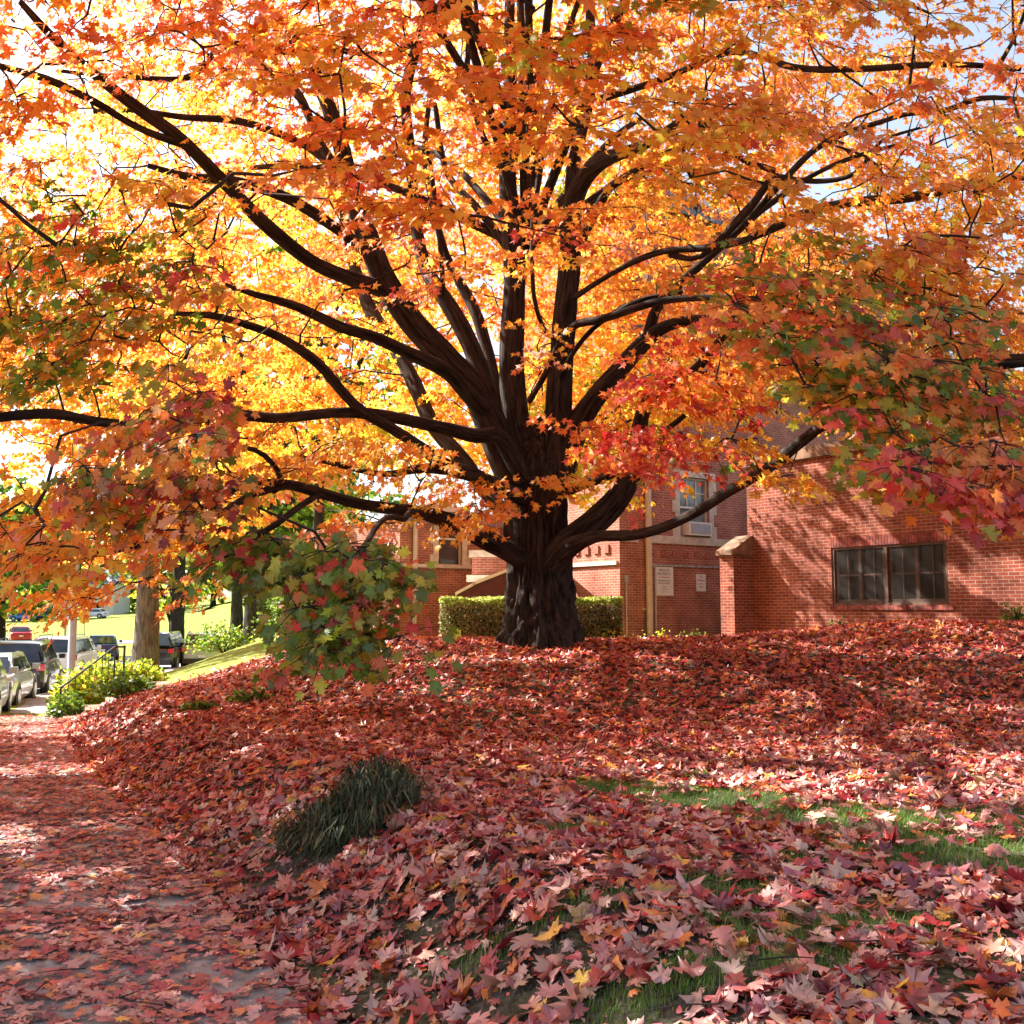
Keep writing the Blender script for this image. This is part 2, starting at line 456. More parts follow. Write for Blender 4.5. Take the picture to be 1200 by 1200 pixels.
def leaves_arrays(tpl, pos, tip, nor, size, cols, curl, stem=True):
    V, T = tpl
    n = len(pos)
    tip = nrm(tip); nor = nrm(nor - (nor*tip).sum(1)[:, None]*tip); side = np.cross(tip, nor)
    x = V[:, 0][None, :]; y = (V[:, 1])[None, :]
    cx = curl[:, :1]; cy = curl[:, 1:2]; cf = curl[:, 2:3]
    zz = 0*x-cx*(np.abs(x)**1.6) + cy*((y-.3)**2) + cf*np.sin(9*np.abs(x)+5*y)*.07
    jr = np.random.RandomState(n % 9973)
    asp = jr.uniform(.78, 1.12, (n, 1))
    x = x + jr.normal(0, .035, (n, V.shape[0]))*(np.arange(V.shape[0]) > 0); y = y + jr.normal(0, .035, (n, V.shape[0]))*(np.arange(V.shape[0]) > 0)
    W = pos[:, None, :] + size[:, None, None]*((x*asp)[..., None]*side[:, None, :] + (y*np.ones((n, 1)))[..., None]*tip[:, None, :] + zz[..., None]*nor[:, None, :])
    F_ = T[None] + (np.arange(n)*len(V))[:, None, None]
    # lighter veins towards the middle, darker rim varies leaf by leaf
    c = np.repeat(cols[:, None, :], len(V), 1)
    c[:, 0, :] = c[:, 0, :]*1.12
    return W.reshape(-1, 3), F_.reshape(-1, 3), np.clip(c.reshape(-1, 3), 0, 1)

def build_leaves(name, batches, mat, parent=None, world=False):
    vs, fs, cs, off = [], [], [], 0
    for b in batches:
        if len(b[1]) == 0: continue
        v, f, c = leaves_arrays(*b)
        vs.append(v); fs.append(f+off); cs.append(c); off += len(v)
    return mesh_obj(name, np.vstack(vs), np.vstack(fs), mat, parent, cols=np.vstack(cs), world=world)

CO = dict(Y=(.91, .58, .06), YO=(.90, .45, .055), O=(.86, .315, .05), RO=(.78, .19, .045), R=(.50, .035, .03), P=(.66, .11, .08),
          G=(.15, .25, .022), OL=(.36, .33, .03), YG=(.52, .58, .05), DG=(.075, .135, .014), B=(.36, .17, .07), S=(.84, .36, .18), M=(.26, .03, .025))
def pal(**k):
    names = list(k); w = np.array([k[n] for n in names], float); w /= w.sum()
    return np.array([CO[n] for n in names]), w
PAL = dict(
    orange=pal(O=5, YO=5, RO=.9, Y=1.6, S=1),
    deep=pal(O=5, RO=2.4, YO=3, P=.6, S=1.5),
    pinkish=pal(O=3, S=3.5, RO=1.2, P=1, YO=2.5, Y=.8),
    yellow=pal(Y=2.6, YO=4, YG=1.3, O=2.8),
    ygreen=pal(Y=3, YG=5, YO=1, G=1),
    greenred=pal(G=7, DG=.8, OL=2.6, YG=2.2, R=.6, P=1.0, RO=1.0),
    olive=pal(OL=4, G=3, YG=1.2, YO=1.8, O=1.8, RO=.4, P=.3),
    mixed=pal(G=2.6, OL=2.6, P=1.2, RO=2.0, R=.5, O=3.6, M=.2, B=1.2, S=1.2, YO=1.2),
    crimson=pal(P=3.2, R=1.8, RO=3, O=2.2, G=.9, S=.9, OL=.6),
    redor=pal(RO=4, P=1.8, O=4, R=.7, YO=1.5),
    rightmix=pal(OL=3, G=2.5, O=3.5, RO=2.5, P=1.2, YO=1),
    topmix=pal(O=4, RO=3, YO=3, OL=.8, P=.6),
)
def pick(palname, n, rs, coherence=.6):
    C, w = PAL[palname]
    main = rs.choice(len(C), p=w)
    ch = rs.choice(len(C), size=n, p=w)
    ch = np.where(rs.rand(n) < coherence, main, ch)
    c = C[ch]
    j = np.exp(rs.normal(0, .16, (n, 1))) * np.exp(rs.normal(0, .08, (n, 3)))
    return np.clip(c*j, 0, .93)

def spray(c, outd, R, n, palname, rs, tilt=.25, size=(.075, .13), coh=.6, face=.55, k=5, droop=.5):
    """a layered spray of leaves round sub-twigs; returns leaf arrays and the twig paths"""
    c = np.array(c, float)
    o = np.array([outd[0], outd[1], 0.0]); o /= (np.linalg.norm(o)+1e-9)
    up = nrm(np.array([o[0]*tilt, o[1]*tilt, 1.0]) + rs.normal(0, .12, 3))
    a = np.cross(up, o); a /= np.linalg.norm(a); fwd = np.cross(a, up)
    ang = np.linspace(-1.9, 1.9, k) + rs.normal(0, .22, k)
    tw = []; pos = []; tips = []
    per = max(2, int(n/k))
    for w in ang:
        d = math.cos(w)*fwd + math.sin(w)*a
        if rs.rand() < .15: d = d + np.array([0, 0, rs.normal(0, .4)])
        L = R*(.75+.5*rs.rand())*(1.0 if abs(w) < 1.2 else .75)
        bend = -.16*L*droop
        def pt(t): return c + d*L*t + np.array([0, 0, bend*t*t*2])
        tw.append([pt(0), pt(.5), pt(1.0)])
        t = rs.rand(per)**.75
        base_ = c[None] + d[None]*(L*t)[:, None] + np.stack([0*t, 0*t, bend*t*t*2], 1)
        sd = np.where(rs.rand(per) < .5, 1, -1)
        perp = np.cross(d, up)
        lt = nrm(d[None]*(.5+.4*rs.rand(per))[:, None] + perp[None]*(sd*(.2+.8*rs.rand(per)))[:, None] + np.array([[0, 0, -droop]])*(.2+1.3*rs.rand(per))[:, None])
        pet = .03+.05*rs.rand(per)
        pos.append(base_ + lt*pet[:, None] + rs.normal(0, .025, (per, 3)))
        tips.append(lt)
    pos = np.vstack(pos); tips = np.vstack(tips); m = len(pos)
    nor = nrm(up[None]*(1-face) + o[None]*face + rs.normal(0, .32, (m, 3)))
    tips = tips + rs.normal(0, .2, (m, 3))
    sz = rs.uniform(size[0], size[1], m)
    cols = pick(palname, m, rs, coh)
    curl = np.stack([rs.uniform(-.1, .5, m), rs.uniform(-.35, .15, m), rs.uniform(-1, 1, m)], 1)
    return (pos, tips, nor, sz, cols, curl), tw

class LeafBag:
    def __init__(s): s.b = {0: [], 1: [], 2: []}
    def add(s, lod, arr): s.b[lod].append(arr)
    def batches(s):
        out = []
        for lod, t in ((0, TF), (1, TM), (2, TL)):
            if s.b[lod]:
                arr = [np.concatenate([q[i] for q in s.b[lod]]) for i in range(6)]
                out.append((t, *arr))
        return out
    def count(s): return sum(len(q[0]) for k in s.b for q in s.b[k])

# ------------------------------------------------------------------ the big maple
TREE = (.42, 15.0)
root = empty('maple_tree', (TREE[0], TREE[1], float(ground_z(TREE[0], TREE[1]))), 0,
             'huge old maple with dark spreading limbs and orange crown, standing on the leaf-covered lawn', 'tree')
def catmull(pts, step=.12):
    pts = [np.array(p, float) for p in pts]
    pts = [2*pts[0]-pts[1]] + pts + [2*pts[-1]-pts[-2]]
    out = []
    for i in range(1, len(pts)-2):
        p0, p1, p2, p3 = pts[i-1:i+3]
        n = max(2, int(np.linalg.norm((p2-p1)[:3])/step))
        for j in range(n):
            t = j/n
            out.append(.5*((2*p1)+(-p0+p2)*t+(2*p0-5*p1+4*p2-p3)*t*t+(-p0+3*p1-3*p2+p3)*t**3))
    out.append(pts[-2]); return np.array(out)

def bark_tube(path, k=18, rough=.06, flare=None):
    """path: n x 4 (xyz, r)"""
    n = len(path); V = np.zeros((n, k, 3))
    t = np.gradient(path[:, :3], axis=0); t = nrm(t)
    a = np.array([1.0, .3, 0]); 
    a = a - (a@t[0])*t[0]; a /= np.linalg.norm(a)
    L = 0
    for i in range(n):
        a = a - (a@t[i])*t[i]; a /= np.linalg.norm(a); b = np.cross(t[i], a)
        if i: L += np.linalg.norm(path[i, :3]-path[i-1, :3])
        r = path[i, 3]
        for j in range(k):
            w = 2*math.pi*j/k
            q = Vector((math.cos(w)*2.2*(1+r*2), math.sin(w)*2.2*(1+r*2), L*.9))
            e = mnoise.fractal(q, 1.0, 2.0, 4) if rough else 0
            ridge = abs(mnoise.noise(Vector((math.cos(w)*7*r*2.2, math.sin(w)*7*r*2.2, L*.8+3))))
            rr = r*(1 + rough*e*1.3 - rough*1.8*max(0, .25-ridge)*2)
            if flare is not None:
                fl = flare(i/(n-1))
                rr *= 1 + fl*(.42+.40*math.sin(w*3+1.0)+.26*math.sin(w*5+.4)+.12*math.sin(w*9+2))
            V[i, j] = path[i, :3] + rr*(math.cos(w)*a+math.sin(w)*b)
    global BK
    Lc = np.concatenate([[0], np.cumsum(np.linalg.norm(np.diff(path[:, :3], axis=0), axis=1))])
    ww = 2*math.pi*np.arange(k)/k
    BK = np.stack([np.cos(ww)[None]*path[:, 3:4]+path[0, 0], np.sin(ww)[None]*path[:, 3:4]+path[0, 2], np.repeat(Lc[:, None], k, 1)], -1).reshape(-1, 3)
    V = V.reshape(-1, 3)
    I = np.arange(n*k).reshape(n, k); J = np.roll(I, -1, 1)
    f = np.stack([I[:-1], J[:-1], J[1:], I[1:]], -1).reshape(-1, 4)
    return V, f

SK = []   # skeleton points xyz r for connecting twigs
def limb(pts, name='limb', k=14, label=None, rough=.07, rmul=1.0):
    q = [(*P(px, py, Yd), r/F*Yd*rmul) for px, py, Yd, r in pts]
    path = catmull(q)
    # natural crookedness
    Ls = np.arange(len(path))*.12
    amp = np.clip(Ls, 0, 1)*.035
    path[:, 0] += amp*np.sin(Ls*1.9+pts[0][0]); path[:, 2] += amp*np.sin(Ls*2.6+pts[1][1])
    path[:, 3] = np.maximum(path[:, 3], .012)
    v, f = bark_tube(path, k=k, rough=rough)
    o = mesh_obj(name, v, f, M['bark'], root, smooth=True, world=True)
    if label: o['label'] = label
    SK.extend(list(path[::2]))
    return path

# trunk with root flare
gz = float(ground_z(*TREE))
q = [(.46, 15.0, gz-.35, .62), (.44, 15.0, gz+.1, .60), (.42, 15, gz+.5, .53), (.40, 15, gz+1.1, .475), (.38, 15, gz+1.7, .455), (.37, 15, gz+2.2, .455), (.38, 15.0, gz+2.75, .42), (.42, 15.0, gz+3.25, .22), (.42, 15.0, gz+3.5, .02)]
path = catmull(q, .035)
v, f = bark_tube(path, k=110, rough=.16, flare=lambda t: max(0, 1-t*4.2)**2*.62)
mesh_obj('trunk', v, f, M['bark'], root, smooth=True, world=True)['label'] = 'thick dark furrowed trunk flaring at its roots'

LIMBS = [
 # leader A (centre)
 [(618,580,15,26),(612,530,15,24),(606,480,15,20),(600,420,15,19),(600,350,15,17),(601,290,15,17),(597,200,15.2,13),(596,100,15.4,10),(600,0,15.6,8),(606,-120,16,5)],
 # leader B right of centre
 [(648,580,14.9,26),(650,530,14.9,24),(655,470,14.9,20),(662,400,14.9,18),(666,300,14.8,17),(672,235,14.6,15),(705,192,14,12),(760,165,13,8),(800,140,12.3,6),(828,120,11.8,4)],
 [(668,290,14.8,13),(674,200,15,11),(690,100,15.2,9),(694,0,15.5,7),(700,-100,16,5)],
 # C big left leader
 [(612,590,14.9,24),(590,525,14.8,26),(560,465,14.6,22),(520,418,14.4,20),(480,375,14.2,20),(452,330,14,19),(430,270,13.8,17),(410,210,13.6,14),(392,150,13.3,12),(362,80,13,11),(320,5,12.5,9),(270,-90,12,5)],
 # D
 [(600,540,15,20),(578,480,15.2,18),(558,425,15.4,14),(528,365,15.6,13),(500,312,15.8,11),(488,250,16,9),(478,170,15.5,8),(474,110,15,8),(494,45,14.5,9),(512,12,14.2,8),(546,-8,14,6),(580,-60,13.8,4)],
 [(512,14,14.2,7),(497,-10,14.2,6),(480,-60,14,4)],
 # D2 thin one between C and A
 [(585,490,15.6,11),(575,430,16,9),(560,370,16.3,9),(540,330,16.6,8),(515,280,16.8,6),(500,200,17,5),(505,100,17,4)],
 # F upper-left pair
 [(450,340,14,13),(410,325,13.6,12),(360,305,13.1,11),(310,265,12.6,11),(268,218,12,10),(215,165,11.4,10),(165,130,11,10),(110,85,10.5,8),(55,35,10,7),(20,0,9.8,5)],
 [(436,300,13.8,11),(405,275,13.5,9),(350,240,13,9),(300,218,12.6,8),(262,208,12.2,8),(215,205,12,6),(170,195,11.8,4)],
 [(225,172,11.5,7),(160,150,11,5.5),(100,118,10.5,6),(50,92,10.2,6),(0,75,9.8,5),(-60,55,9.5,4)],
 [(420,225,13.6,9),(385,190,13.8,8),(350,165,13.8,6),(290,145,13.6,6),(220,140,13.3,5),(160,128,13,4),(110,128,12.8,4)],
 [(405,205,13.6,8),(380,175,13.6,7),(350,110,13.8,7),(310,80,14,6),(272,52,14.2,6),(230,40,14.3,3)],
 [(494,48,14.4,5),(440,65,13,4.5),(380,60,12.6,5),(320,58,12.2,5),(270,50,12,5),(225,92,11.8,5),(180,95,11.6,4),(130,88,11.4,3),(70,80,11,3)],
 # E long horizontal left limb, running out to the near left
 [(615,560,14.6,15),(585,515,14.2,13),(555,512,13.9,11),(520,500,13.6,10),(480,490,13.2,9),(440,486,12.8,9),(395,487,12.2,8),(340,486,11.4,8),(285,488,10.4,8),(200,492,9.2,7.5),(110,492,8.2,7),(40,490,7.3,8),(-60,494,6.6,7)],
 # G
 [(612,585,14.5,13),(560,556,13.7,12),(530,550,13.2,12),(495,528,12.9,9),(450,498,12.6,8),(420,478,12.4,8),(395,452,12.2,8),(372,425,12,8),(330,398,11.7,7),(290,383,11.4,6),(250,370,11.2,5.5),(200,365,11,3)],
 [(525,550,13.3,9),(490,549,13,7),(455,553,12.8,5),(400,545,12.6,4),(350,538,12.3,3)],
 # H
 [(565,480,14.5,14),(525,440,13.9,12),(480,412,13.4,10),(440,393,13,9),(400,384,12.7,8),(350,362,12.4,7),(300,345,12.2,5),(260,330,12,3)],
 # background leaning stem seen behind the left limbs
 [(590,600,15.6,12),(548,550,16.2,12),(515,510,16.8,12),(490,455,17.4,12),(455,400,18,11),(430,350,18.6,10),(410,290,19,8),(395,220,19.4,6)],
 # I lower left limb
 [(622,660,14.9,20),(594,645,14.6,17),(560,630,14.1,16),(525,612,13.6,13),(490,598,13,10),(450,592,12.5,9),(410,590,12,9),(368,580,11.6,8.5),(333,568,11.2,8),(318,572,11,7)],
 [(325,570,11.1,6),(290,585,10.6,5.5),(250,607,10.1,5),(200,622,9.7,4.5),(150,638,9.3,5),(90,655,8.9,4.5),(40,660,8.5,4),(-20,662,8.2,3)],
 [(333,568,11.2,6),(300,566,10.9,5.5),(265,578,10.6,5),(225,598,10.2,4),(180,612,9.8,3)],
 [(372,580,11.6,5),(345,598,11.2,5),(318,617,10.9,5),(285,631,10.6,4),(240,640,10.3,3)],
 [(330,568,11.2,5),(325,550,11,4),(300,525,10.7,4),(240,520,10.3,3),(180,540,9.8,3)],
 # near hanging branch carrying the green spray
 [(500,602,13,5),(478,603,11.6,4.5),(452,612,9.6,4.5),(425,640,7.6,4.5),(400,690,6.5,4.5),(395,735,6.2,4)],
 # J right rising limb
 [(640,668,14.8,22),(662,640,14.6,20),(690,618,14.4,19),(716,592,14.3,17),(735,560,14.2,15),(745,525,14.2,13),(755,480,14.2,10),(775,455,14.1,8),(815,438,13.8,7),(850,395,13.4,6),(900,360,13,5),(960,345,12.6,3)],
 # K long low right limb
 [(650,655,14.7,15),(672,640,14.3,12),(700,632,13.9,8),(740,626,13.3,7.5),(780,613,12.6,7),(820,598,12,7.5),(860,575,11.4,8),(890,556,10.9,8),(915,535,10.4,8),(945,512,9.7,8),(970,498,9.1,8),(1030,478,8,7),(1110,450,7,6),(1210,425,6,5)],
 # L
 [(655,560,15,20),(672,505,14.9,20),(695,470,14.8,16),(725,438,14.7,14),(752,408,14.6,12),(782,382,14.3,9),(825,372,13.8,8),(880,380,13.2,7),(940,370,12.5,6),(1010,385,11.8,5),(1080,380,11,4)],
 [(668,520,14.9,12),(690,478,14.6,13),(720,445,14.4,13),(745,415,14.3,10),(768,392,14.2,8)],
 [(757,400,14.5,9),(772,360,14.6,8),(810,320,14.6,7),(850,285,14.5,6),(900,240,14.4,5),(960,200,14.4,4),(1060,170,14.4,3)],
 # M
 [(650,585,14.6,8),(680,568,14.2,8),(712,556,13.9,7),(735,545,13.7,6),(765,520,13.4,5),(800,490,13,4)],
 # N looping thin pair in front of leader B
 [(620,470,14.6,5),(640,440,14.2,5),(668,385,13.8,6),(700,372,13.4,6.5),(735,362,13,6),(770,355,12.7,6),(820,352,12.4,5),(880,350,12,4),(950,352,11.6,3)],
 [(655,445,14.9,5),(668,420,14.2,4),(705,380,13.6,4),(750,350,13.2,4),(800,340,13,3)],
 [(658,400,14.2,4),(640,388,14,3.5),(625,340,13.8,3.5),(622,260,13.8,4),(632,200,13.8,5),(640,150,13.8,5),(660,90,13.8,4),(670,20,13.8,3)],
 # right sweepers high up
 [(662,310,14.8,9),(690,265,14.2,8),(720,215,13.6,6),(752,205,13.2,4),(800,190,12.8,4),(825,165,12.5,3)],
 [(668,352,14.8,5),(700,330,14,4),(770,300,13.4,5),(840,286,12.6,6),(900,268,12,7),(945,252,11.6,7),(1000,240,11.2,7),(1060,230,10.8,8),(1125,216,10.4,7),(1200,208,10,7),(1290,195,9.6,5)],
 [(785,298,13.3,5),(820,300,13,4),(868,255,12.6,7),(892,225,12.3,6),(905,200,12.1,6),(880,190,12,4),(840,165,12,3.5),(820,150,11.9,3)],
 [(905,205,12.1,4),(955,212,11.8,4),(1000,205,11.5,3.5),(1030,170,11.3,3),(1080,150,11,2)],
 [(690,120,15.2,6),(760,100,14.5,5),(850,60,13.8,5),(930,80,13,5),(1000,78,12.5,5),(1080,78,12,5),(1200,80,11.5,4)],
 [(860,275,14.5,5),(950,180,13.6,5),(1050,135,12.4,4),(1110,130,12,4.5),(1150,118,11.8,4),(1210,120,11.5,3)],
 [(1170,78,11.6,4),(1190,40,11.4,3),(1200,10,11.2,3)],
 [(597,150,15.3,6),(625,90,15.4,5),(660,50,15.5,5),(690,-20,15.5,4)],
 [(596,210,15.2,6),(560,150,15,5),(545,80,14.8,5),(560,20,14.7,4),(550,-60,14.6,3)],
 [(600,300,15,7),(560,240,15.5,6),(520,200,16,5),(510,120,16,4)],
 [(812,438,13.8,6),(850,440,13.2,5),(930,420,12,4),(1000,420,11,4),(1070,425,10,5),(1140,425,9,6),(1210,423,8.3,6)],
 [(500,320,15.8,5),(520,340,15,4),(505,220,14.5,4),(500,180,14.4,4)],
]
for L in LIMBS:
    low = L[0][1] >= 640
    limb(L, k=(22 if L[0][3] > 15 else 12), rmul=(.76 if L[0][0] < 630 else .88) if low else .80)
# limbs out of the picture: top, back and towards the camera's sides, so that the crown is whole
for (x, y, z, r) in [(-3, 20, 11, .12), (4, 20, 12, .12), (0, 21, 8, .12), (6, 17, 10, .1), (-6.5, 17, 9, .1), (1, 12, 13, .1), (-2, 11, 12, .08), (3.5, 10, 12, .08), (0, 15, 16, .1), (-4, 6.2, 8.0, .09), (0, 5.6, 8.2, .09), (-6.6, 8, 8.6, .09)]:
    p0 = np.array([.22, 15.25, gz+6.3, .085]); p3 = np.array([x, y, z, .03])
    over = y < 9
    if over: p0 = np.array([.3, 15.2, gz+7.5, .07])
    p1 = p0*.62+p3*.38 + np.array([0, 0, 2.6 if over else .8, 0]); 
    path = catmull([p0, p1, (p1+p3)/2+np.array([0, 0, .4, 0]), p3], .2)
    v, f = bark_tube(path, k=12, rough=.06)
    mesh_obj('limb', v, f, M['bark'], root, smooth=True, world=True); SK.extend(list(path[::2]))

SKA = np.array(SK)
SPR = []   # sprays: centre, radius, n, palette, lod, kwargs
def lower_bound(px):
    return np.interp(px, [-200, 0, 60, 130, 240, 300, 480, 560, 640, 700, 760, 840, 900, 960, 1020, 1100, 1200, 1400],
                         [690, 690, 715, 730, 690, 610, 600, 620, 585, 560, 540, 500, 470, 500, 560, 600, 620, 620])
rs = np.random.RandomState(5)
Cx, Cy, Cz = .4, 15.0, 6.2
n_ok = 0; tries = 0
while n_ok < 2000 and tries < 60000:
    tries += 1
    d = rs.normal(0, 1, 3); d /= np.linalg.norm(d)
    if d[2] < -.35: continue
    f_ = rs.uniform(.42, 1.0)**.6
    p = np.array([Cx + d[0]*9.2*f_, Cy + d[1]*(9.2)*f_, Cz + d[2]*(8.8 if d[2] > 0 else 5.0)*f_])
    hr = math.hypot(p[0]-Cx, p[1]-Cy)
    if p[1] < 5.2: continue
    px, py, dep = [float(a[0]) for a in proj(p)]
    if dep < 5.2: continue
    inview = -80 < px < 1280 and py > -60
    if inview:
        if py + .35/dep*F > lower_bound(px): continue
        if dep < 14.2:
            # the gap through which the limbs are seen
            e = ((px-560)/300)**2 + ((py-400)/255)**2
            if e < 1 and rs.rand() < .96: continue
            if 440 < px < 760 and py > 430: continue
            if py < 220 and 200 < px < 760 and rs.rand() < .3: continue
            if 980 < px and py < 200 and rs.rand() < .6: continue
            if px < 260 and py < 215 and rs.rand() < .3: continue
        if dep > 13 and py < 260 and rs.rand() < (.35 if (px < 420 or px > 950) else .25): continue
        if 740 < px < 960 and 150 < py < 290 and dep > 14 and rs.rand() < .35: continue
        if 350 < px < 480 and 380 < py < 500 and rs.rand() < .3: continue
    else:
        if rs.rand() < .12: continue
    # colour by where in the crown it grows
    low_in = p[2] < 6 and dep > 12
    if dep > 13 and p[2] < 5.6: pn = rs.choice(['yellow', 'ygreen', 'orange'], p=[.6, .15, .25])
    elif dep > 12.5 and p[2] < 8: pn = rs.choice(['yellow', 'orange', 'pinkish'], p=[.35, .5, .15])
    elif px < 330 and 200 < py: pn = rs.choice(['orange', 'olive', 'yellow', 'pinkish'], p=[.55, .15, .2, .1])
    elif px < 600: pn = rs.choice(['orange', 'pinkish', 'deep'], p=[.35, .35, .3])
    elif dep < 10 and px > 850 and py > 280: pn = rs.choice(['rightmix', 'orange', 'olive'], p=[.5, .3, .2])
    else: pn = rs.choice(['orange', 'topmix', 'deep', 'yellow'], p=[.5, .15, .15, .2])
    lod = 0 if dep < 8.5 and inview else 1
    R_ = .55 if dep > 8.5 else .42
    nl = 84 if inview and dep > 8.5 else (64 if inview else 64)
    SPR.append((p, R_*rs.uniform(.8, 1.3), nl, pn, lod, dict(size=(.062, .108) if inview else (.12, .18))))  # unseen sprays get larger leaves to deepen the shade they cast
    n_ok += 1

k = 0  # unseen sprays added overhead to shade the foreground
while k < 400:
    p = np.array([rs.uniform(-8, 1.5), rs.uniform(3.2, 9), rs.uniform(4.6, 9.5)])
    a_, b_, _d = proj(p)
    if b_[0] > -25 and -60 < a_[0] < 1260: continue
    k += 1
    SPR.append((p, .5, 60, 'orange', 1, dict(size=(.10, .16))))
for k in range(150):  # sprays added along the sun's rays to shade the annex wall
    a_, z_ = rs.uniform(.2, 8.5), rs.uniform(.8, 4.8)
    q_ = np.array([5.55+.5736*a_, 23.05-.8192*a_, z_]); p = q_ + SV*rs.uniform(6, 14)
    if math.hypot(p[0]-Cx, p[1]-Cy) > 10.2 or p[2] < 5.2: continue
    SPR.append((p, .6, 76, rs.choice(['orange', 'yellow']), 1, dict(size=(.075, .13))))
for k in range(430):
    right = k % 2 == 0
    yd = rs.uniform(15.6, 21.5)
    qx = rs.uniform(520, 1010) if right else rs.uniform(-40, 560); qy = rs.uniform(70, 545)
    if qy > lower_bound(qx)-45: continue
    if not right and rs.rand() < .25: continue
    p = P(qx, qy, yd)
    if math.hypot(p[0]-Cx, p[1]-Cy) > 10.5: continue
    pn = 'yellow' if qy > 400 and rs.rand() < .6 else rs.choice(['orange', 'yellow', 'pinkish', 'orange'])
    if right and rs.rand() < .2: pn = 'ygreen' if qy > 380 else 'deep'
    SPR.append((p, .6*rs.uniform(.8, 1.3), 84, pn, 1, dict(size=(.062, .11))))
# named masses of the crown: (px, py, Y, spread px, spread py, spread Y, number, palette, leaf range)
MASS = [
 (405,688,6.1,80,52,.4,26,'greenred'),
 (310,645,6.5,75,26,.3,15,'greenred'),
 (425,748,6.0,55,24,.3,8,'greenred'),
 (175,560,6.1,95,75,.4,24,'mixed'),
 (200,470,6.6,80,55,.4,13,'mixed'),
 (70,640,6.8,70,35,.4,10,'orange'),
 (110,320,7.6,150,70,.6,44,'olive'),
 (250,380,8.5,110,50,.6,14,'orange'),
 (60,420,8.0,80,50,.6,16,'olive'),
 (110,610,9.4,140,50,.8,20,'orange'),
 (150,690,12.5,110,28,1,16,'orange'),
 (60,560,9.4,80,50,.8,10,'yellow'),
 (330,520,12,120,40,1,14,'orange'),
 (420,545,12.2,110,30,1,14,'yellow'),
 (500,600,12.8,100,22,.6,12,'orange'),
 (560,575,13.2,70,20,.5,9,'orange'),
 (650,560,13.6,35,12,.3,3,'orange'),
 (1000,380,7.0,160,60,.7,46,'rightmix'),
 (930,330,8.5,140,60,.8,26,'rightmix'),
 (1120,330,8,110,60,.8,20,'orange'),
 (1060,460,6.3,110,50,.5,28,'rightmix'),
 (1130,550,5.6,80,38,.35,24,'crimson'),
 (1000,440,6.8,70,30,.4,10,'olive'),
 (1060,545,6.0,50,35,.3,8,'rightmix'),
 (800,440,9.6,75,45,.5,18,'redor'),
 (770,520,10,70,28,.4,12,'crimson'),
 (700,500,11,40,25,.4,4,'redor'),
 (870,520,9.5,20,15,.3,2,'orange'),
 (915,565,9.6,28,10,.2,3,'orange'),
 (430,160,8.2,60,90,.5,16,'deep'),
 (470,250,8.6,50,30,.4,6,'redor'),
 (640,250,9.5,50,30,.4,5,'redor'),
 (720,60,8.6,130,40,.7,16,'topmix'),
 (600,150,10,120,60,.7,12,'orange'),
 (300,30,9.2,180,35,.9,16,'deep'),
 (880,130,9.6,80,40,.6,12,'topmix'),
 (850,150,9.2,60,20,.4,4,'ygreen'),
 (1100,200,10,110,90,1,16,'orange'),
 (560,250,11,170,90,.9,15,'orange'),
 (480,330,12,90,50,.8,5,'deep'),
 (600,400,13.2,60,40,.4,2,'orange'),
 (850,450,15,95,55,1.3,24,'yellow'),
 (790,330,15.5,90,60,1.3,16,'orange'),
 (760,250,13,70,50,1,9,'orange'),
 (700,540,17,40,35,1,7,'ygreen'),
 (830,468,14,80,30,1,12,'yellow'),
 (1090,480,8.4,110,40,.6,16,'rightmix'),
 (960,450,9.5,60,35,.6,8,'orange'),
]
rs = np.random.RandomState(21)
MB_HANG = []
for (px, py, Yd, sx, sy, sY, n, pn) in MASS:
    for i in range(n):
        a = rs.uniform(0, 2*math.pi); r = math.sqrt(rs.rand())
        qx, qy = px+sx*r*math.cos(a), py+sy*r*math.sin(a)
        yd = Yd + rs.uniform(-sY, sY)
        p = P(qx, qy, yd)
        near = yd < 8.9
        kw = dict(size=(.06, .112), face=.62, tilt=.45)
        if pn == 'greenred': kw.update(coh=.25, size=(.06, .105), face=.75, droop=.8)
        if pn in ('mixed', 'crimson'): kw.update(coh=.45, face=.75, droop=.9)
        sp = (p, rs.uniform(.20, .32) if near else rs.uniform(.34, .5), 27 if near else 52, pn, 0 if near else 1, kw)
        if pn == 'greenred': MB_HANG.append(sp)
        else: SPR.append(sp)

def gp(px, py):
    lo_, hi_ = 1.5, 60
    for _ in range(50):
        m_ = (lo_+hi_)/2; p_ = P(px, py, m_)
        if p_[2] > float(ground_z(p_[0], m_)): lo_ = m_
        else: hi_ = m_
    return P(px, py, lo_)
# leaves cut from the crowns to shape sun patches: ground ellipses and streaks on the annex wall
HOLES = [(*gp(px, py)[:2], rx, ry, w) for (px, py, rx, ry, w) in [
    (1060,925,1.5,.55,1.0),(900,940,.6,.22,.9),(1170,800,1.2,.3,.95),(960,788,.9,.3,.95),(810,775,1.1,.35,.95),(700,765,.6,.35,.9),(560,776,.9,.3,.95),
    (20,862,1.3,1.7,.93),(50,905,.8,.5,.93),(125,930,.45,.2,.9),(1010,965,.5,.12,.85),(1100,770,1.2,.35,.9),(640,778,.5,.2,.9),(880,815,.8,.14,.8),(300,880,.3,.1,.8),(1130,835,.8,.12,.85)]]
def sn(x, y, f=1.0, o=0.0):
    return (np.sin(x*2.1*f+o+1.3*np.sin(y*1.7*f+o))+np.sin(y*2.7*f-o+1.1*np.sin(x*2.3*f))+np.sin((x+y)*4.3*f+o*2))/3
WK = np.array([5.55, 23.05]); WDA = np.array([.5736, -.8192]); WNL = np.array([-.8192, -.5736])
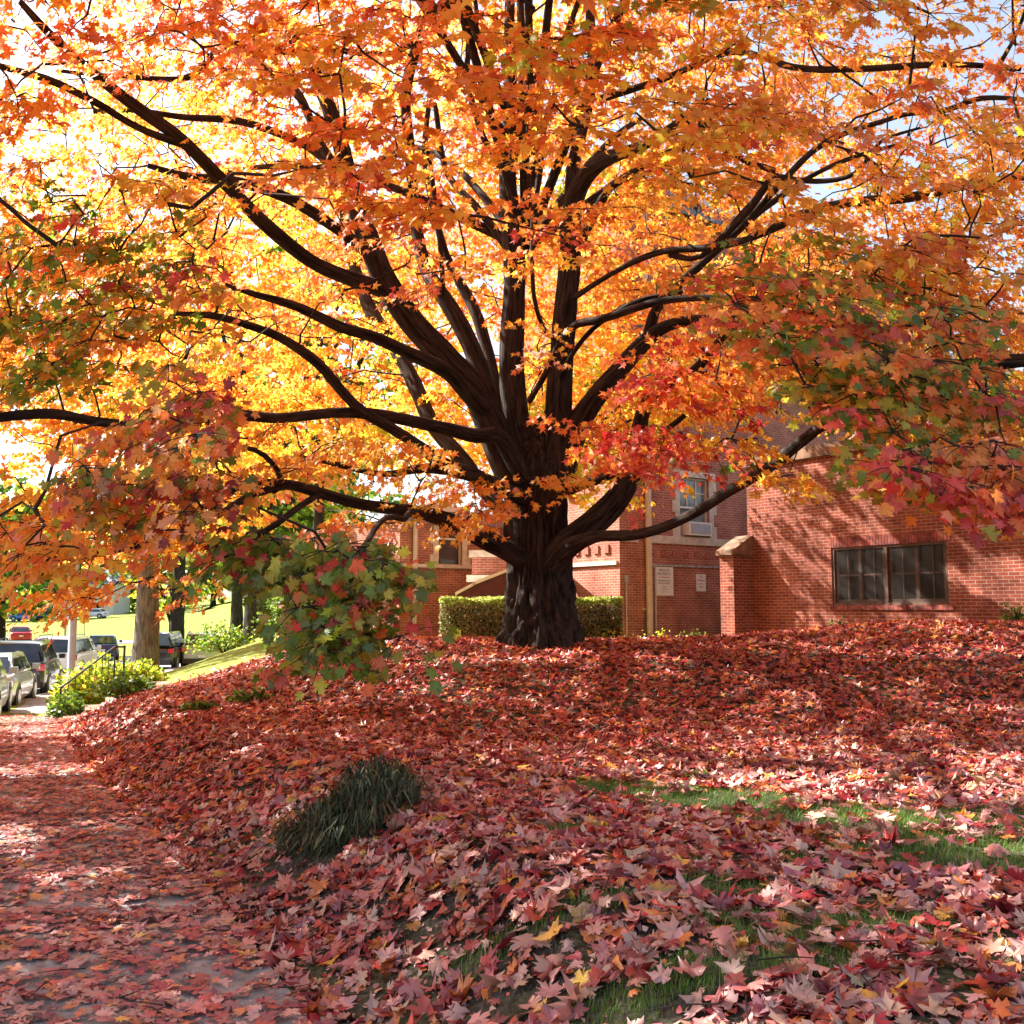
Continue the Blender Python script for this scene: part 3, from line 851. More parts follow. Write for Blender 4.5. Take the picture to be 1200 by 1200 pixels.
def sunlit_hole(pos, rs):
    z = .5; t = (pos[:, 2]-z)/SV[2]; gx = pos[:, 0]-SV[0]*t; gy = pos[:, 1]-SV[1]*t
    t = (pos[:, 2]-ground_z(gx, gy))/SV[2]; gx = pos[:, 0]-SV[0]*t; gy = pos[:, 1]-SV[1]*t
    pr = np.zeros(len(pos)); wob = 1+.55*sn(gx*1.6, gy*2.2, 1.0, .7)
    for (cx, cy, rx, ry, w) in HOLES:
        e = ((gx-cx)/rx)**2+((gy-cy)/ry)**2
        pr = np.maximum(pr, w*(e*wob < 1))
    d = (pos[:, 0]-WK[0])*WNL[0]+(pos[:, 1]-WK[1])*WNL[1]
    t = d/(SV[0]*WNL[0]+SV[1]*WNL[1])
    hx, hy, hz = pos[:, 0]-SV[0]*t, pos[:, 1]-SV[1]*t, pos[:, 2]-SV[2]*t
    a = (hx-WK[0])*WDA[0]+(hy-WK[1])*WDA[1]
    on = (t > 0) & (a > -.3) & (a < 9) & (hz > .6) & (hz < 5)
    q = sn((a+hz*.75)*1.5, (hz-a*.6)*.8, 1.0, 2.2)+.35*sn(a*5, hz*4, 1.0, .3)+.25*((a > 5.4) & (hz < 2.6))+.2*(a < .5)
    pr = np.maximum(pr, .98*(on & (q > .24)))
    return rs.rand(len(pos)) < pr

def connect_all(sprays, skel, rs):
    """thin branches from the nearest wood to each spray"""
    pts = skel.copy()
    tb = MB(); order = sorted(range(len(sprays)), key=lambda i: float(np.min(((pts[:, :3]-sprays[i][0])**2).sum(1))))
    dyn = np.zeros((len(pts)+len(sprays)*5, 3)); dyn[:len(pts)] = pts[:, :3]; m = len(pts)
    paths = []
    for i in order:
        c = sprays[i][0]
        d2 = ((dyn[:m]-c)**2).sum(1) + 3.0*np.maximum(0, dyn[:m, 2]-c[2]-.3)**2
        j = int(np.argmin(d2)); a = dyn[j]; L = np.linalg.norm(c-a)
        mid = (a+c)/2 + rs.normal(0, .11*L, 3) + np.array([0, 0, .07*L])
        q1 = a*.72+mid*.28+rs.normal(0, .03*L, 3); q2 = mid*.4+c*.6+rs.normal(0, .04*L, 3)
        r0 = min(.007+.009*L, .030)
        tb.tube([a, q1, mid, q2, c], [r0, r0*.85, r0*.7, r0*.5, .004], k=5, caps=False)
        for q in (q1, mid, q2, c): dyn[m] = q; m += 1
    return tb

rs = np.random.RandomState(33)
def grow(sprays, skel, crown_name, parent, world, rs, axis_xy, crown_label=None, mat='leaf'):
    tb = connect_all(sprays, skel, rs)
    bag = LeafBag()
    for (c, R_, n, pn, lod, kw) in sprays:
        outd = (c[0]-axis_xy[0], c[1]-axis_xy[1])
        arr, tw = spray(c, outd, R_, n, pn, rs, **kw)
        k_ = ~sunlit_hole(arr[0], rs)
        if not k_.all(): arr = tuple(q[k_] for q in arr)
        if k_.mean() < .3: tw = []
        bag.add(lod, arr)
        if lod == 0 or rs.rand() < .5:
            for t in tw: tb.tube(t, [.0045, .003, .0015], k=3, caps=False)
    co = build_leaves(crown_name, bag.batches(), M[mat], parent, world)
    if crown_label: co['label'] = crown_label
    print(crown_name, 'leaves', bag.count())
    return co, tb
co, tb = grow(SPR, SKA, 'crown', root, True, rs, TREE, 'orange, yellow, red and green maple leaves in layered sprays')
tw = tb.build('twigs', M['bark'], root, world=True); tw['kind'] = 'stuff'
co, tb = grow(MB_HANG, SKA, 'hanging_spray', root, True, rs, TREE, 'low hanging spray of green leaves with a few red ones')
tw = tb.build('hanging_twigs', M['bark'], root, world=True); tw['kind'] = 'stuff'

# ------------------------------------------------------------------ other trees
def simple_tree(name, label, x, y, r_trunk, h_trunk, crown, palname, n_spr, nleaf=40, lsize=(.16, .26), trunk_mat='bark_dark', group=None, seed=1, cat='tree', lod=2, zbase=None, R_=.8, lean=0):
    """crown: (dx, dy, cz, rx, ry, rz)"""
    rs = np.random.RandomState(seed)
    z0 = float(ground_z(x, y)) if zbase is None else zbase
    rt = empty(name, (x, y, z0), 0, label, cat, group)
    dx, dy, cz, rx, ry, rz = crown
    top = z0+h_trunk
    path = catmull([(x, y, z0-.2, r_trunk*1.35), (x+lean*.2, y, z0+.5, r_trunk*1.05), (x+lean*.6, y, z0+h_trunk*.6, r_trunk*.85), (x+lean, y, top, r_trunk*.7)], .25)
    v, f = bark_tube(path, k=24, rough=.1)
    mesh_obj('trunk', v, f, M[trunk_mat], rt, smooth=True, world=True)
    sk = list(path)
    mb = MB()
    cc = np.array([x+dx, y+dy, z0+cz])
    for i in range(7):
        a = 2*math.pi*i/7+rs.rand()
        e = cc + np.array([math.cos(a)*rx*.6, math.sin(a)*ry*.6, rs.uniform(-.1, .7)*rz])
        s = np.array([x+lean, y, top-.2]); m_ = s*.5+e*.5+np.array([0, 0, .5])
        pp = catmull([(*s, r_trunk*.45), (*m_, r_trunk*.28), (*e, r_trunk*.08)], .4)
        mb.tube(pp[:, :3], list(pp[:, 3]), k=8, caps=False); sk += list(pp)
    mb.build('branch', M[trunk_mat], rt, smooth=True, world=True)
    sp = []
    for i in range(n_spr):
        d = rs.normal(0, 1, 3); d /= np.linalg.norm(d)
        ff = rs.uniform(.35, 1)**.5*(1+.18*math.sin(5*d[0]+seed)*math.cos(4*d[2]+seed))
        sp.append((cc+d*np.array([rx, ry, rz])*ff, R_*rs.uniform(.7, 1.3), nleaf, palname if isinstance(palname, str) else palname[rs.randint(len(palname))], lod, dict(size=lsize, coh=.5, k=6)))
    bag = LeafBag()
    for (c, R2, n, pn, ld, kw) in sp:
        arr, t = spray(c, (c[0]-x, c[1]-y), R2, n, pn, rs, **kw)
        if y < 25:
            k_ = ~sunlit_hole(arr[0], rs); arr = tuple(q[k_] for q in arr)
        bag.add(ld, arr)
    build_leaves('crown', bag.batches(), M['farleaf'], rt, True)
    return rt
PAL['green'] = pal(G=4, DG=3, OL=1, YG=.6)
PAL['dark'] = pal(DG=5, G=2)
PAL['lime'] = pal(YG=5, G=3, Y=.7, O=.3)
PAL['lit'] = pal(YG=3, G=2, Y=1)  # sunlit look of green foliage put into the leaf colours
# yellow maple just behind the trunk, in front of the brick court
simple_tree('maple_tree', 'slim yellow-green maple behind the big trunk, in front of the brick court', 0.85, 21.0, .13, 3.2, (1.1, 0, 4.9, 2.5, 1.8, 2.1), ['yellow', 'ygreen'], 95, 46, (.09, .15), 'bark_dark', seed=3, R_=.5)
# roadside maple with pale trunk
bx, by = P(171, 760, 31)[0], 31
simple_tree('maple_tree', 'roadside maple with thick pale trunk and golden crown beside the parked jeep', bx, by, .40, 4.0, (.3, 0, 6.5, 4.6, 4.2, 3.2), ['orange', 'yellow', 'orange'], 250, 46, (.12, .2), 'bark_pale', seed=4, R_=.7)
# orange maples behind left and right of the big tree
simple_tree('maple_tree', 'pinkish orange maple filling the view behind the left limbs', -11.0, 42.0, .4, 6.0, (0, 0, 13.5, 8.0, 6.0, 8.0), ['pinkish', 'orange', 'deep', 'pinkish'], 420, 46, (.2, .32), seed=5, R_=1.1)
simple_tree('shade_tree', 'dark-trunked green tree on the sunny lawn, nearer of the two beside the hanging spray', P(311, 742, 55)[0], 55, .42, 5.5, (0, 1, 8.5, 5.5, 5, 3.5), ['green', 'lit', 'dark'], 150, 40, (.25, .4), seed=6, R_=1.2)
simple_tree('shade_tree', 'farther dark-trunked green tree on the sunny lawn, left of its neighbour', P(277, 736, 80)[0], 80, .5, 6.0, (0, 1, 9.5, 6, 5, 4), ['green', 'dark'], 130, 36, (.35, .5), seed=7, R_=1.4)
simple_tree('shade_tree', 'small dark multi-branched tree behind the jeep at the street bend', P(201, 735, 66)[0], 66, .22, 2.2, (0, 0, 5.5, 3, 3, 2.5), ['green', 'ygreen'], 50, 30, (.25, .4), seed=8, R_=1.0)
simple_tree('shade_tree', 'dense dark green tree overhanging the street at the left edge', P(10, 700, 60)[0]-1.5, 62, .4, 4, (0, 0, 7.0, 7, 6, 4.6), ['dark', 'green'], 200, 40, (.3, .45), seed=9, R_=1.3)
simple_tree('shade_tree', 'tall pale green tree rising far behind the orange maples, upper left', -21, 62, .45, 9, (0, 0, 19, 6, 5, 7), ['lit', 'green'], 150, 38, (.3, .45), seed=10, R_=1.4)
simple_tree('shade_tree', 'green tree showing between the left limbs beyond the lawn', -9.5, 48, .35, 6, (0, 0, 12.5, 5, 4, 6), ['green', 'lit'], 130, 38, (.28, .4), seed=12, R_=1.2)
for i, (px, Yd, lab) in enumerate([(40, 190, 'dark tree beyond the parked blue cars on the hill'), (150, 200, 'leafy tree beyond the white cars on the hill'), (250, 170, 'broad green tree at the far end of the lawn'), (380, 150, 'broad green tree behind the evergreen shrub'), (-60, 150, 'dark tree at the far left beyond the red car')]):
    simple_tree('shade_tree', lab, P(px, 700, Yd)[0], Yd, .5, 4, (0, 0, 9, 17, 6, 8.5), ['green', 'dark', 'green'], 170, 34, (.7, 1.1), seed=20+i, R_=2.6, group='trees beyond the far lawn')

simple_tree('maple_tree', 'orange maple beside the pavement at the left, mostly outside the picture', -11.0, 9.5, .3, 3.6, (0, 0, 6.6, 4.3, 5.5, 3.6), ['orange', 'deep'], 560, 66, (.12, .18), seed=15, R_=.6)  # street maple added out of view to shade the path
simple_tree('maple_tree', 'golden orange maple by the street at the left edge, only part of its crown showing', -12.8, 16.5, .3, 4.2, (0, 0, 7.6, 5.0, 4.8, 3.4), ['orange', 'yellow', 'orange', 'deep'], 420, 66, (.10, .15), seed=16, R_=.6)  # street maple added so its crown darkens the left bank
# evergreen shrub and the small bushes --------------------------------------------------
def shrub(name, label, x, y, rx, ry, h, palname, n, lsize, seed, stems=True, zup=0.0, group=None, cat='shrub'):
    rs = np.random.RandomState(seed)
    z0 = float(ground_z(x, y)) + zup
    rt = empty(name, (x, y, z0), 0, label, cat, group)
    mb = MB()
    for i in range(7):
        a = rs.uniform(0, 6.28); e = (x+math.cos(a)*rx*.6, y+math.sin(a)*ry*.6, z0+h*rs.uniform(.6, .9))
        mb.tube([(x+rs.normal(0, .05), y, z0-.05), (x+math.cos(a)*rx*.25, y+math.sin(a)*ry*.25, z0+h*.4), e], [.018, .013, .004], 5)
    mb.build('stems', M['bark_dark'], rt, world=True)
    m = n
    d = nrm(rs.normal(0, 1, (m, 3))); d[:, 2] = np.abs(d[:, 2])*1.0
    f_ = (rs.uniform(.15, 1, m)**.45)*(1+.22*np.sin(6*d[:, 0]+seed)*np.cos(5*d[:, 1]+seed*2))
    pos = np.array([x, y, z0+h*.12]) + d*np.array([rx, ry, h*.88])*f_[:, None]
    pos[:, 2] = np.where(rs.rand(m) < .25, z0+rs.rand(m)*h*.5, pos[:, 2])
    tips = nrm(d*np.array([1, 1, .3]) + rs.normal(0, .6, (m, 3))); nor = nrm(d+np.array([0, 0, .6])+rs.normal(0, .4, (m, 3)))
    C, w = PAL[palname]; cols = C[rs.choice(len(C), m, p=w)]*np.exp(rs.normal(0, .2, (m, 1)))
    curl = np.stack([rs.uniform(0, .4, m), rs.uniform(-.2, .2, m), rs.uniform(-1, 1, m)], 1)
    build_leaves('foliage', [(TL, pos, tips, nor, rs.uniform(*lsize, m), np.clip(cols, 0, .9), curl)], M['farleaf'], rt, True)
    return rt
ex = P(365, 760, 19)
shrub('evergreen_shrub', 'dark evergreen shrub on the lawn edge behind the low hanging green leaves', ex[0], 19, 1.0, .9, 2.0, 'dark', 5200, (.05, .09), 41)
shrub('leafy_bush', 'yellow-green bush growing through the iron handrail by the pavement', P(95, 800, 21.5)[0], 21.5, .6, .6, 1.0, 'lime', 2600, (.06, .11), 42)
shrub('leafy_bush', 'yellow-green bush at the top end of the iron handrail', P(122, 790, 23)[0], 23.2, .7, .6, .95, 'lime', 2400, (.06, .11), 43)
shrub('leafy_bush', 'low yellow-green bush at the foot of the pale roadside trunk', P(162, 780, 24)[0], 24.0, .7, .5, .6, 'lime', 1800, (.06, .11), 44)
shrub('leafy_bush', 'thin grey-green bush on the lawn in front of the parked cream car', P(262, 770, 34)[0], 34, 1.2, .7, 1.0, 'green', 1300, (.07, .12), 45)
shrub('leafy_bush', 'dark green creeper bush at the foot of the iron railing', P(78, 835, 19.5)[0], 19.5, .4, .4, .5, 'dark', 700, (.05, .09), 46)
shrub('leafy_bush', 'dark green creeper patch beside the stone steps', P(150, 805, 17.5)[0], 17.5, .6, .4, .42, 'dark', 800, (.05, .09), 47)
for i, (px, py, Yd, w_, h_, n, lab, pn) in enumerate([
    (772, 772, 22.5, .7, .45, 380, 'small leafy weeds at the foot of the downspout', 'ygreen'),
    (815, 770, 22.2, .5, .42, 260, 'small leafy weeds under the two wall signs', 'green'),
    (716, 768, 21.5, .6, .4, 320, 'low weeds at the right end of the clipped hedge', 'ygreen'),
    (982, 745, 20.0, .3, .32, 160, 'weed clump below the left end of the basement window', 'green'),
    (1072, 745, 18.6, .5, .2, 200, 'weed clump below the right end of the basement window', 'ygreen'),
    (1192, 755, 16.9, .3, .4, 240, 'weed clump at the annex wall by the right edge of the picture', 'green'),
    (235, 832, 12.6, .28, .16, 170, 'ivy patch among red leaves on the left of the bank', 'dark'),
    (295, 822, 13.0, .32, .18, 200, 'ivy patch among red leaves in the middle of the bank', 'dark'),
    (820, 960, 7.0, .2, .08, 60, 'tiny green weed in the grass gap among the leaves', 'green')]):
    shrub('weed_clump', lab, P(px, py, Yd)[0], Yd, w_, w_*.5, h_, pn, n, (.035, .07) if Yd > 9 else (.02, .035), 60+i, cat='weeds')

# hedge -----------------------------------------------------------------------------------
def hedge(x0, x1, y0, y1, zt, label, seed):
    rs = np.random.RandomState(seed)
    xc, yc = (x0+x1)/2, (y0+y1)/2; z0 = float(ground_z(xc, yc))-.1
    rt = empty('hedge', (xc, yc, z0), 0, label, 'hedge')
    mb = MB(); mb.box(x0+.22, x1-.22, y0+.22, y1-.22, z0, zt-.22); mb.build('inner_twigs', M['bark_dark'], rt, world=True)
    m = 26000
    pos = np.stack([rs.uniform(x0, x1, m), rs.uniform(y0, y1, m), rs.uniform(z0, zt, m)], 1)
    side = rs.rand(m)
    pos[:, 1] = np.where(side < .55, y0+np.abs(rs.normal(0, .07, m)), pos[:, 1])
    pos[:, 2] = np.where((side >= .55) & (side < .8), zt-np.abs(rs.normal(0, .05, m)), pos[:, 2])
    pos[:, 0] = np.where((side >= .8) & (side < .9), x1-np.abs(rs.normal(0, .06, m)), pos[:, 0])
    wob = .05*np.sin(pos[:, 0]*3.1)+.04*np.sin(pos[:, 0]*7.3+pos[:, 2]*4)
    pos[:, 1] += wob; pos[:, 2] += .03*np.sin(pos[:, 0]*5+pos[:, 1]*3)*(side < .8)
    tips = nrm(rs.normal(0, 1, (m, 3))); nor = nrm(rs.normal(0, 1, (m, 3))+np.array([0, -.5, .5]))
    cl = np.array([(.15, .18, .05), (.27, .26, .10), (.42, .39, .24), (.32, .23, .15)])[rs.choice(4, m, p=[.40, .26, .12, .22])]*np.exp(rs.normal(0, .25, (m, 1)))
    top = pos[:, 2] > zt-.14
    cl[top] = np.array((.38, .44, .09))*np.exp(rs.normal(-.1, .2, (top.sum(), 1)))  # sunlight on the hedge top put into the leaf colour
    curl = np.zeros((m, 3))
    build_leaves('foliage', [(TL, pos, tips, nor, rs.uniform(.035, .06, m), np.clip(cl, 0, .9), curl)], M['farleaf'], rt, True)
hz = P(600, 701, 21.6)[2]
hedge(P(515, 700, 21.6)[0], P(729, 700, 21.6)[0], 21.6, 22.6, hz, 'clipped box hedge behind the big trunk, its top leaves coloured a sunlit yellow-green', 71)

# ------------------------------------------------------------------ buildings
U = np.array([.8192, .5736]); Vv = np.array([-.5736, .8192])
def p2(o, a=0, b=0): return np.array(o) + U*a + Vv*b

def wall_face(mb, o, d, n, L, z0, z1, openings=(), depth=.22, uoff=0.0):
    """front face of a wall through o along unit d; n = outward normal; openings: (a0,a1,z0,z1)"""
    o = np.array(o, float)
    As = sorted({0.0, L, *[q for op in openings for q in op[:2]]}); Zs = sorted({z0, z1, *[q for op in openings for q in op[2:4]]})
    def pt(a, z, off=0.0):
        q = o + d*a + n*off; return (q[0], q[1], z)
    for a0, a1 in zip(As[:-1], As[1:]):
        for b0, b1 in zip(Zs[:-1], Zs[1:]):
            ma, mz = (a0+a1)/2, (b0+b1)/2
            if any(op[0] < ma < op[1] and op[2] < mz < op[3] for op in openings): continue
            mb.quad(pt(a0, b0), pt(a1, b0), pt(a1, b1), pt(a0, b1), [(a0+uoff, b0), (a1+uoff, b0), (a1+uoff, b1), (a0+uoff, b1)])
    for (a0, a1, b0, b1) in openings:
        for (pa, pb) in (((a0, b0), (a0, b1)), ((a1, b1), (a1, b0)), ((a0, b1), (a1, b1)), ((a1, b0), (a0, b0))):
            l = math.hypot(pa[0]-pb[0], pa[1]-pb[1])
            mb.quad(pt(*pa), pt(*pa, -depth), pt(*pb, -depth), pt(*pb), [(0, 0), (depth, 0), (depth, l), (0, l)])

def rbox(mb, o, d, n, a0, a1, z0, z1, off0, off1):
    """box in wall coordinates"""
    o = np.array(o, float)
    c = [o+d*a0+n*off0, o+d*a1+n*off0, o+d*a1+n*off1, o+d*a0+n*off1]
    mb.hexa([(*q, z0) for q in c]+[(*q, z1) for q in c])

NF = np.array([.5736, -.8192])   # outward normal of the shaded fronts
NL = -U                          # outward normal of the sunlit sides

# --- main building
A0 = np.array([2.8, 25.5])
bm = empty('brick_building', (A0[0], A0[1], .3), 0, 'tall red brick building with limestone trim, tan downspout and slate roof behind the maple', 'building')
def B(mb, name, mat, smooth=False): return mb.build(name, M[mat], bm, smooth, world=True)
TOP = 12.8
# front with signs: along U from A0
def a_at(px, o, d):   # wall coordinate where the column px meets the wall
    k = (px-600)/F/CT
    # x = k*(y) approx at horizon height
    k = (px-600)/F
    # solve (o+d*a).x = k*CTY, depth f = y*CT + (z-EYE)*ST ~ y*CT
    return (k*CT*o[1]-o[0])/(d[0]-k*CT*d[1])
w0, w1 = a_at(798, A0, U), a_at(833, A0, U)
zf = lambda py, px, o=A0, d=U: P(px, py, (o+d*a_at(px, o, d))[1])[2]
zw0, zw1 = zf(630, 815), zf(560, 815)
op = [(w0, w1, zw0, zw1)]
# upper windows
for (px, py0, py1, dw) in [(765, 405, 372, .75), (913, 487, 455, .75), (818, 262, 236, .9)]:
    a = a_at(px, A0, U); op.append((a-dw/2, a+dw/2, zf(py0, px), zf(py1, px)))
mb = MB(); wall_face(mb, A0, U, NF, 15.0, .0, TOP, op, .2); 
wall_face(mb, p2(A0, 0, 5.0), -Vv, NL, 5.0, .0, TOP, [(1.2, 2.3, 1.9, 2.15)], .2, 3.3)
B(mb, 'wall', 'brick_main')
# wing, recessed: from (A0 + 5V) towards -U
Bo = p2(A0, -3.75, 5.0)
aw0, aw1 = a_at(513, Bo, U), a_at(541, Bo, U)
zb = lambda py, px: zf(py, px, Bo, U)
mb = MB(); WT = 4.2
wall_face(mb, Bo, U, NF, 3.75, -.4, WT, [(aw0, aw1, zb(663, 527), zb(600, 527))], .2, 1.1)
wall_face(mb, Bo+Vv*9, -Vv, NL, 9.0, -.4, WT, [], .2)
B(mb, 'wing_wall', 'brick_main')
# roofs
mb = MB()
def roofquad(o, dl, L, dd, D, z0, z1):
    a = np.array(o)-dd*.35-dl*.3; b = a+dl*(L+.6); c = b+dd*D; e = a+dd*D
    mb.quad((*a, z0), (*b, z0), (*c, z1), (*e, z1)); mb.quad((*a, z0-.15), (*b, z0-.15), (*b, z0), (*a, z0))
roofquad(A0, U, 15, Vv, 6.0, TOP, TOP+4.2); roofquad(Bo, U, 3.75, Vv, 6.0, WT, WT+.7)
roofquad(p2(A0, 0, 5), -Vv, 5.0, U, 6.0, TOP+.01, TOP+4.2)
B(mb, 'roof', 'slate')
# limestone belt, foundation, string line
belt1, belt0 = zf(628, 780), zf(637, 780)
mb = MB(); rbox(mb, A0, U, NF, .9, 15, belt0, belt1, -.02, .07); rbox(mb, A0, U, NF, 0, .62, belt0, belt1, -.02, .05)
rbox(mb, Bo, U, NF, 0, 3.75, zb(666, 527), zb(662, 527), -.02, .09)
B(mb, 'belt_course', 'stone')
fz = zf(752, 790)
mb = MB(); rbox(mb, A0, U, NF, 0, 15, -.2, fz, -.1, .06); B(mb, 'foundation', 'stone')
mb = MB(); rbox(mb, A0, U, NF, .9, 4.6, zf(664.5, 800), zf(662.5, 800), -.02, .035); B(mb, 'ledge', 'concrete')
DENT = pbr('dentil_brick', (.40, .125, .08), .85, var=.3, scale=9)
mb = MB()
zs0, zs1 = zf(652, 780), zf(645, 780)
a = 1.05
while a < 5.2:
    mb = MB(); rbox(mb, A0, U, NF, a, a+.2, zs0, zs1, -.02, .025); mb.build('dentil', DENT, bm, world=True); a += .42
for b_ in np.arange(.2, 4.8, .42):
    mb = MB(); rbox(mb, p2(A0, 0, 5.0), -Vv, NL, b_, b_+.2, 3.1, 3.32, -.02, .045); mb.build('dentil', DENT, bm, world=True)
mb = MB(); rbox(mb, p2(A0, 0, 5.0), -Vv, NL, 0, 5.0-.08, 2.78, 2.88, -.02, .06); B(mb, 'side_ledge', 'stone')
# window with stone quoins
def quoin_window(o, d, n, a0, a1, z0, z1, name, curtain='curtain_glass', ac=False, cols_=3, quo=True):
    wn_ = None
    mb = MB()
    fr = .05
    for (x0, x1, y0, y1) in ((a0, a0+fr, z0, z1), (a1-fr, a1, z0, z1), (a0+fr, a1-fr, z1-fr, z1), (a0+fr, a1-fr, z0, z0+fr)):
        rbox(mb, o, d, n, x0, x1, y0, y1, -.17, -.07)
    w = mb.build(name, M['tan_paint'], bm, world=True)
    mb = MB(); zm = (z0+z1)/2
    rbox(mb, o, d, n, a0+fr, a1-fr, zm-.025, zm+.025, -.155, -.08)
    for i in range(1, cols_): 
        x = a0+fr+(a1-a0-2*fr)*i/cols_; rbox(mb, o, d, n, x-.01, x+.01, zm+.025, z1-fr, -.15, -.10)
    zq = (zm+z1)/2
    if cols_ > 1: rbox(mb, o, d, n, a0+fr, a1-fr, zq-.009, zq+.009, -.152, -.102)
    mb.build('muntin', M['white_paint'], w)
    mb = MB(); rbox(mb, o, d, n, a0+.02, a1-.02, z0+.02, z1-.02, -.16, -.13); mb.build('pane', M[curtain], w)
    if quo:
        mb = MB(); H = z1-z0; k = 5
        for i in range(k):
            q0 = z0+H*i/k-.0; q1 = q0+H/k-.004; e = .17 if i % 2 else .28
            rbox(mb, o, d, n, a0-e, a0, q0, q1, -.05, .03); rbox(mb, o, d, n, a1, a1+e, q0, q1, -.05, .03)
        rbox(mb, o, d, n, a0-.24, a1+.24, z1, z1+.17, -.05, .05)
        mb.build('stone_surround', M['stone'], bm, world=True)
    return w
w = quoin_window(A0, U, NF, w0, w1, zw0, zw1, 'window', ac=True)
w['label'] = 'ground floor window with stone surround above the two signs'
for q in op[1:]: quoin_window(A0, U, NF, *q, 'window', 'glass', cols_=2, quo=False)
w = quoin_window(Bo, U, NF, aw0, aw1, zb(663, 527), zb(600, 527), 'window', 'glass', cols_=1); w['label'] = 'dark window with stone surround on the recessed wing, left of the trunk'
w = quoin_window(p2(A0, 0, 5.0), -Vv, NL, 1.2, 2.3, 1.9, 2.15, 'window', 'glass', cols_=1, quo=False)
# downspouts and pipes
mb = MB(); ad = a_at(757, A0, U)
def wp(a, off, z, o=A0): q = np.array(o)+U*a+NF*off; return (q[0], q[1], z)
mb.tube([wp(ad, .14, TOP), wp(ad, .14, 1.0+.6), wp(ad, .14, .45)], .085, 10)
for z in (1.6, 4.3, 7): rbox(mb, A0, U, NF, ad-.13, ad+.13, z, z+.06, -.01, .05)
o = B(mb, 'downspout', 'tan_paint')
mb = MB(); a2 = a_at(761.5, A0, U); mb.tube([wp(a2+.02, .05, 5.0), wp(a2+.02, .05, zf(660, 762)), wp(a2+.17, .05, zf(666, 764)), wp(a2+.17, .05, zf(748, 764)), wp(a2-.25, .05, zf(753, 760))], .028, 8)
B(mb, 'conduit', 'tan_paint')
mb = MB(); a3 = a_at(733, A0, U); mb.tube([wp(a3, .04, zf(676, 733)), wp(a3, .04, zf(745, 733)), wp(a3-.1, .04, zf(751, 733)), wp(a3-.1, .04, .4)], .022, 8); rbox(mb, A0, U, NF, a3-.05, a3+.05, zf(682, 733), zf(674, 733), 0, .06)
B(mb, 'vent_pipe', 'grey_metal')
mb = MB(); a5 = a_at(484, Bo, U); mb.tube([wp(a5, .1, WT, Bo), wp(a5, .1, .3, Bo)], .07, 8); B(mb, 'wing_downspout', 'tan_paint')
# high windows on a farther gable at right edge
# --- air conditioner: top-level thing sitting in the window
ac = empty('air_conditioner', (*(A0+U*(w0+.2)), zw0), 0, 'white window air conditioner box in the stone-framed window', 'air conditioner')
mb = MB(); rbox(mb, A0, U, NF, w0+.22, w1-.06, zw0+.055, zw0+.42, -.12, .16); mb.build('case', M['white_paint'], ac, world=True)
mb = MB(); rbox(mb, A0, U, NF, w0+.27, w1-.11, zw0+.095, zw0+.38, .16, .168)
mb.build('grille', M['grey_metal'], ac, world=True)
mb = MB(); rbox(mb, A0, U, NF, w0+.06, w0+.21, zw0+.06, zw0+.42, -.12, -.09); mb.build('side_panel', M['grey_metal'], ac, world=True)

# --- signs
def text_obj(s, size, mat, parent, o, d, n, a, z, off):
    cu = bpy.data.curves.new('lettering', 'FONT'); cu.body = s; cu.size = size; cu.align_x = 'CENTER'; cu.align_y = 'CENTER'; cu.extrude = .0008
    cu.materials.append(mat)
    ob = bpy.data.objects.new('lettering', cu); col.objects.link(ob)
    q = np.array(o)+d*a+n*off
    from mathutils import Matrix
    R = Matrix(((d[0], 0, n[0], q[0]), (d[1], 0, n[1], q[1]), (0, 1, 0, z), (0, 0, 0, 1)))
    bpy.context.view_layer.update(); me = bpy.data.meshes.new_from_object(ob.evaluated_get(bpy.context.evaluated_depsgraph_get())); bpy.data.objects.remove(ob)
    ob = bpy.data.objects.new('lettering', me); col.objects.link(ob)
    l = parent.location
    ob.parent = parent; ob.matrix_parent_inverse = Matrix.Translation(l).inverted(); ob.matrix_basis = R
    return ob
def sign(px0, px1, py0, py1, label, lines):
    a0, a1 = a_at(px0, A0, U), a_at(px1, A0, U); pm = (px0+px1)/2
    z0, z1 = zf(py1, pm), zf(py0, pm)
    s = empty('wall_sign', (*(A0+U*(a0+a1)/2), z0), 0, label, 'sign', 'signs on the brick wall')
    mb = MB(); rbox(mb, A0, U, NF, a0, a1, z0, z1, .006, .02); mb.build('panel', M['white_paint'], s, world=True)
    for (t, sz, fy, mt) in lines: text_obj(t, sz*(z1-z0), M[mt], s, A0, U, NF, (a0+a1)/2, z1-fy*(z1-z0), .0225)
sign(767.5, 789, 664.5, 698, 'larger white sign reading PRIVATE PROPERTY on the brick wall beside the downspout',
     [('PRIVATE', .135, .12, 'ink'), ('PROPERTY', .135, .25, 'ink'), ('NO TRESPASSING', .07, .36, 'ink_red'), ('RESIDENTS ONLY', .08, .48, 'ink'), ('NO SOLICITING', .08, .57, 'ink'), ('POLICE', .05, .69, 'ink'), ('TAKE NOTICE', .05, .78, 'ink'), ('THANK YOU', .05, .87, 'ink_red')])
sign(816, 827, 673, 693, 'small white sign with red lettering NO PARKING ANY TIME, right of the larger sign',
     [('NO', .17, .15, 'ink_red'), ('PARKING', .15, .36, 'ink_red'), ('ANY', .14, .56, 'ink_red'), ('TIME', .14, .76, 'ink_red')])

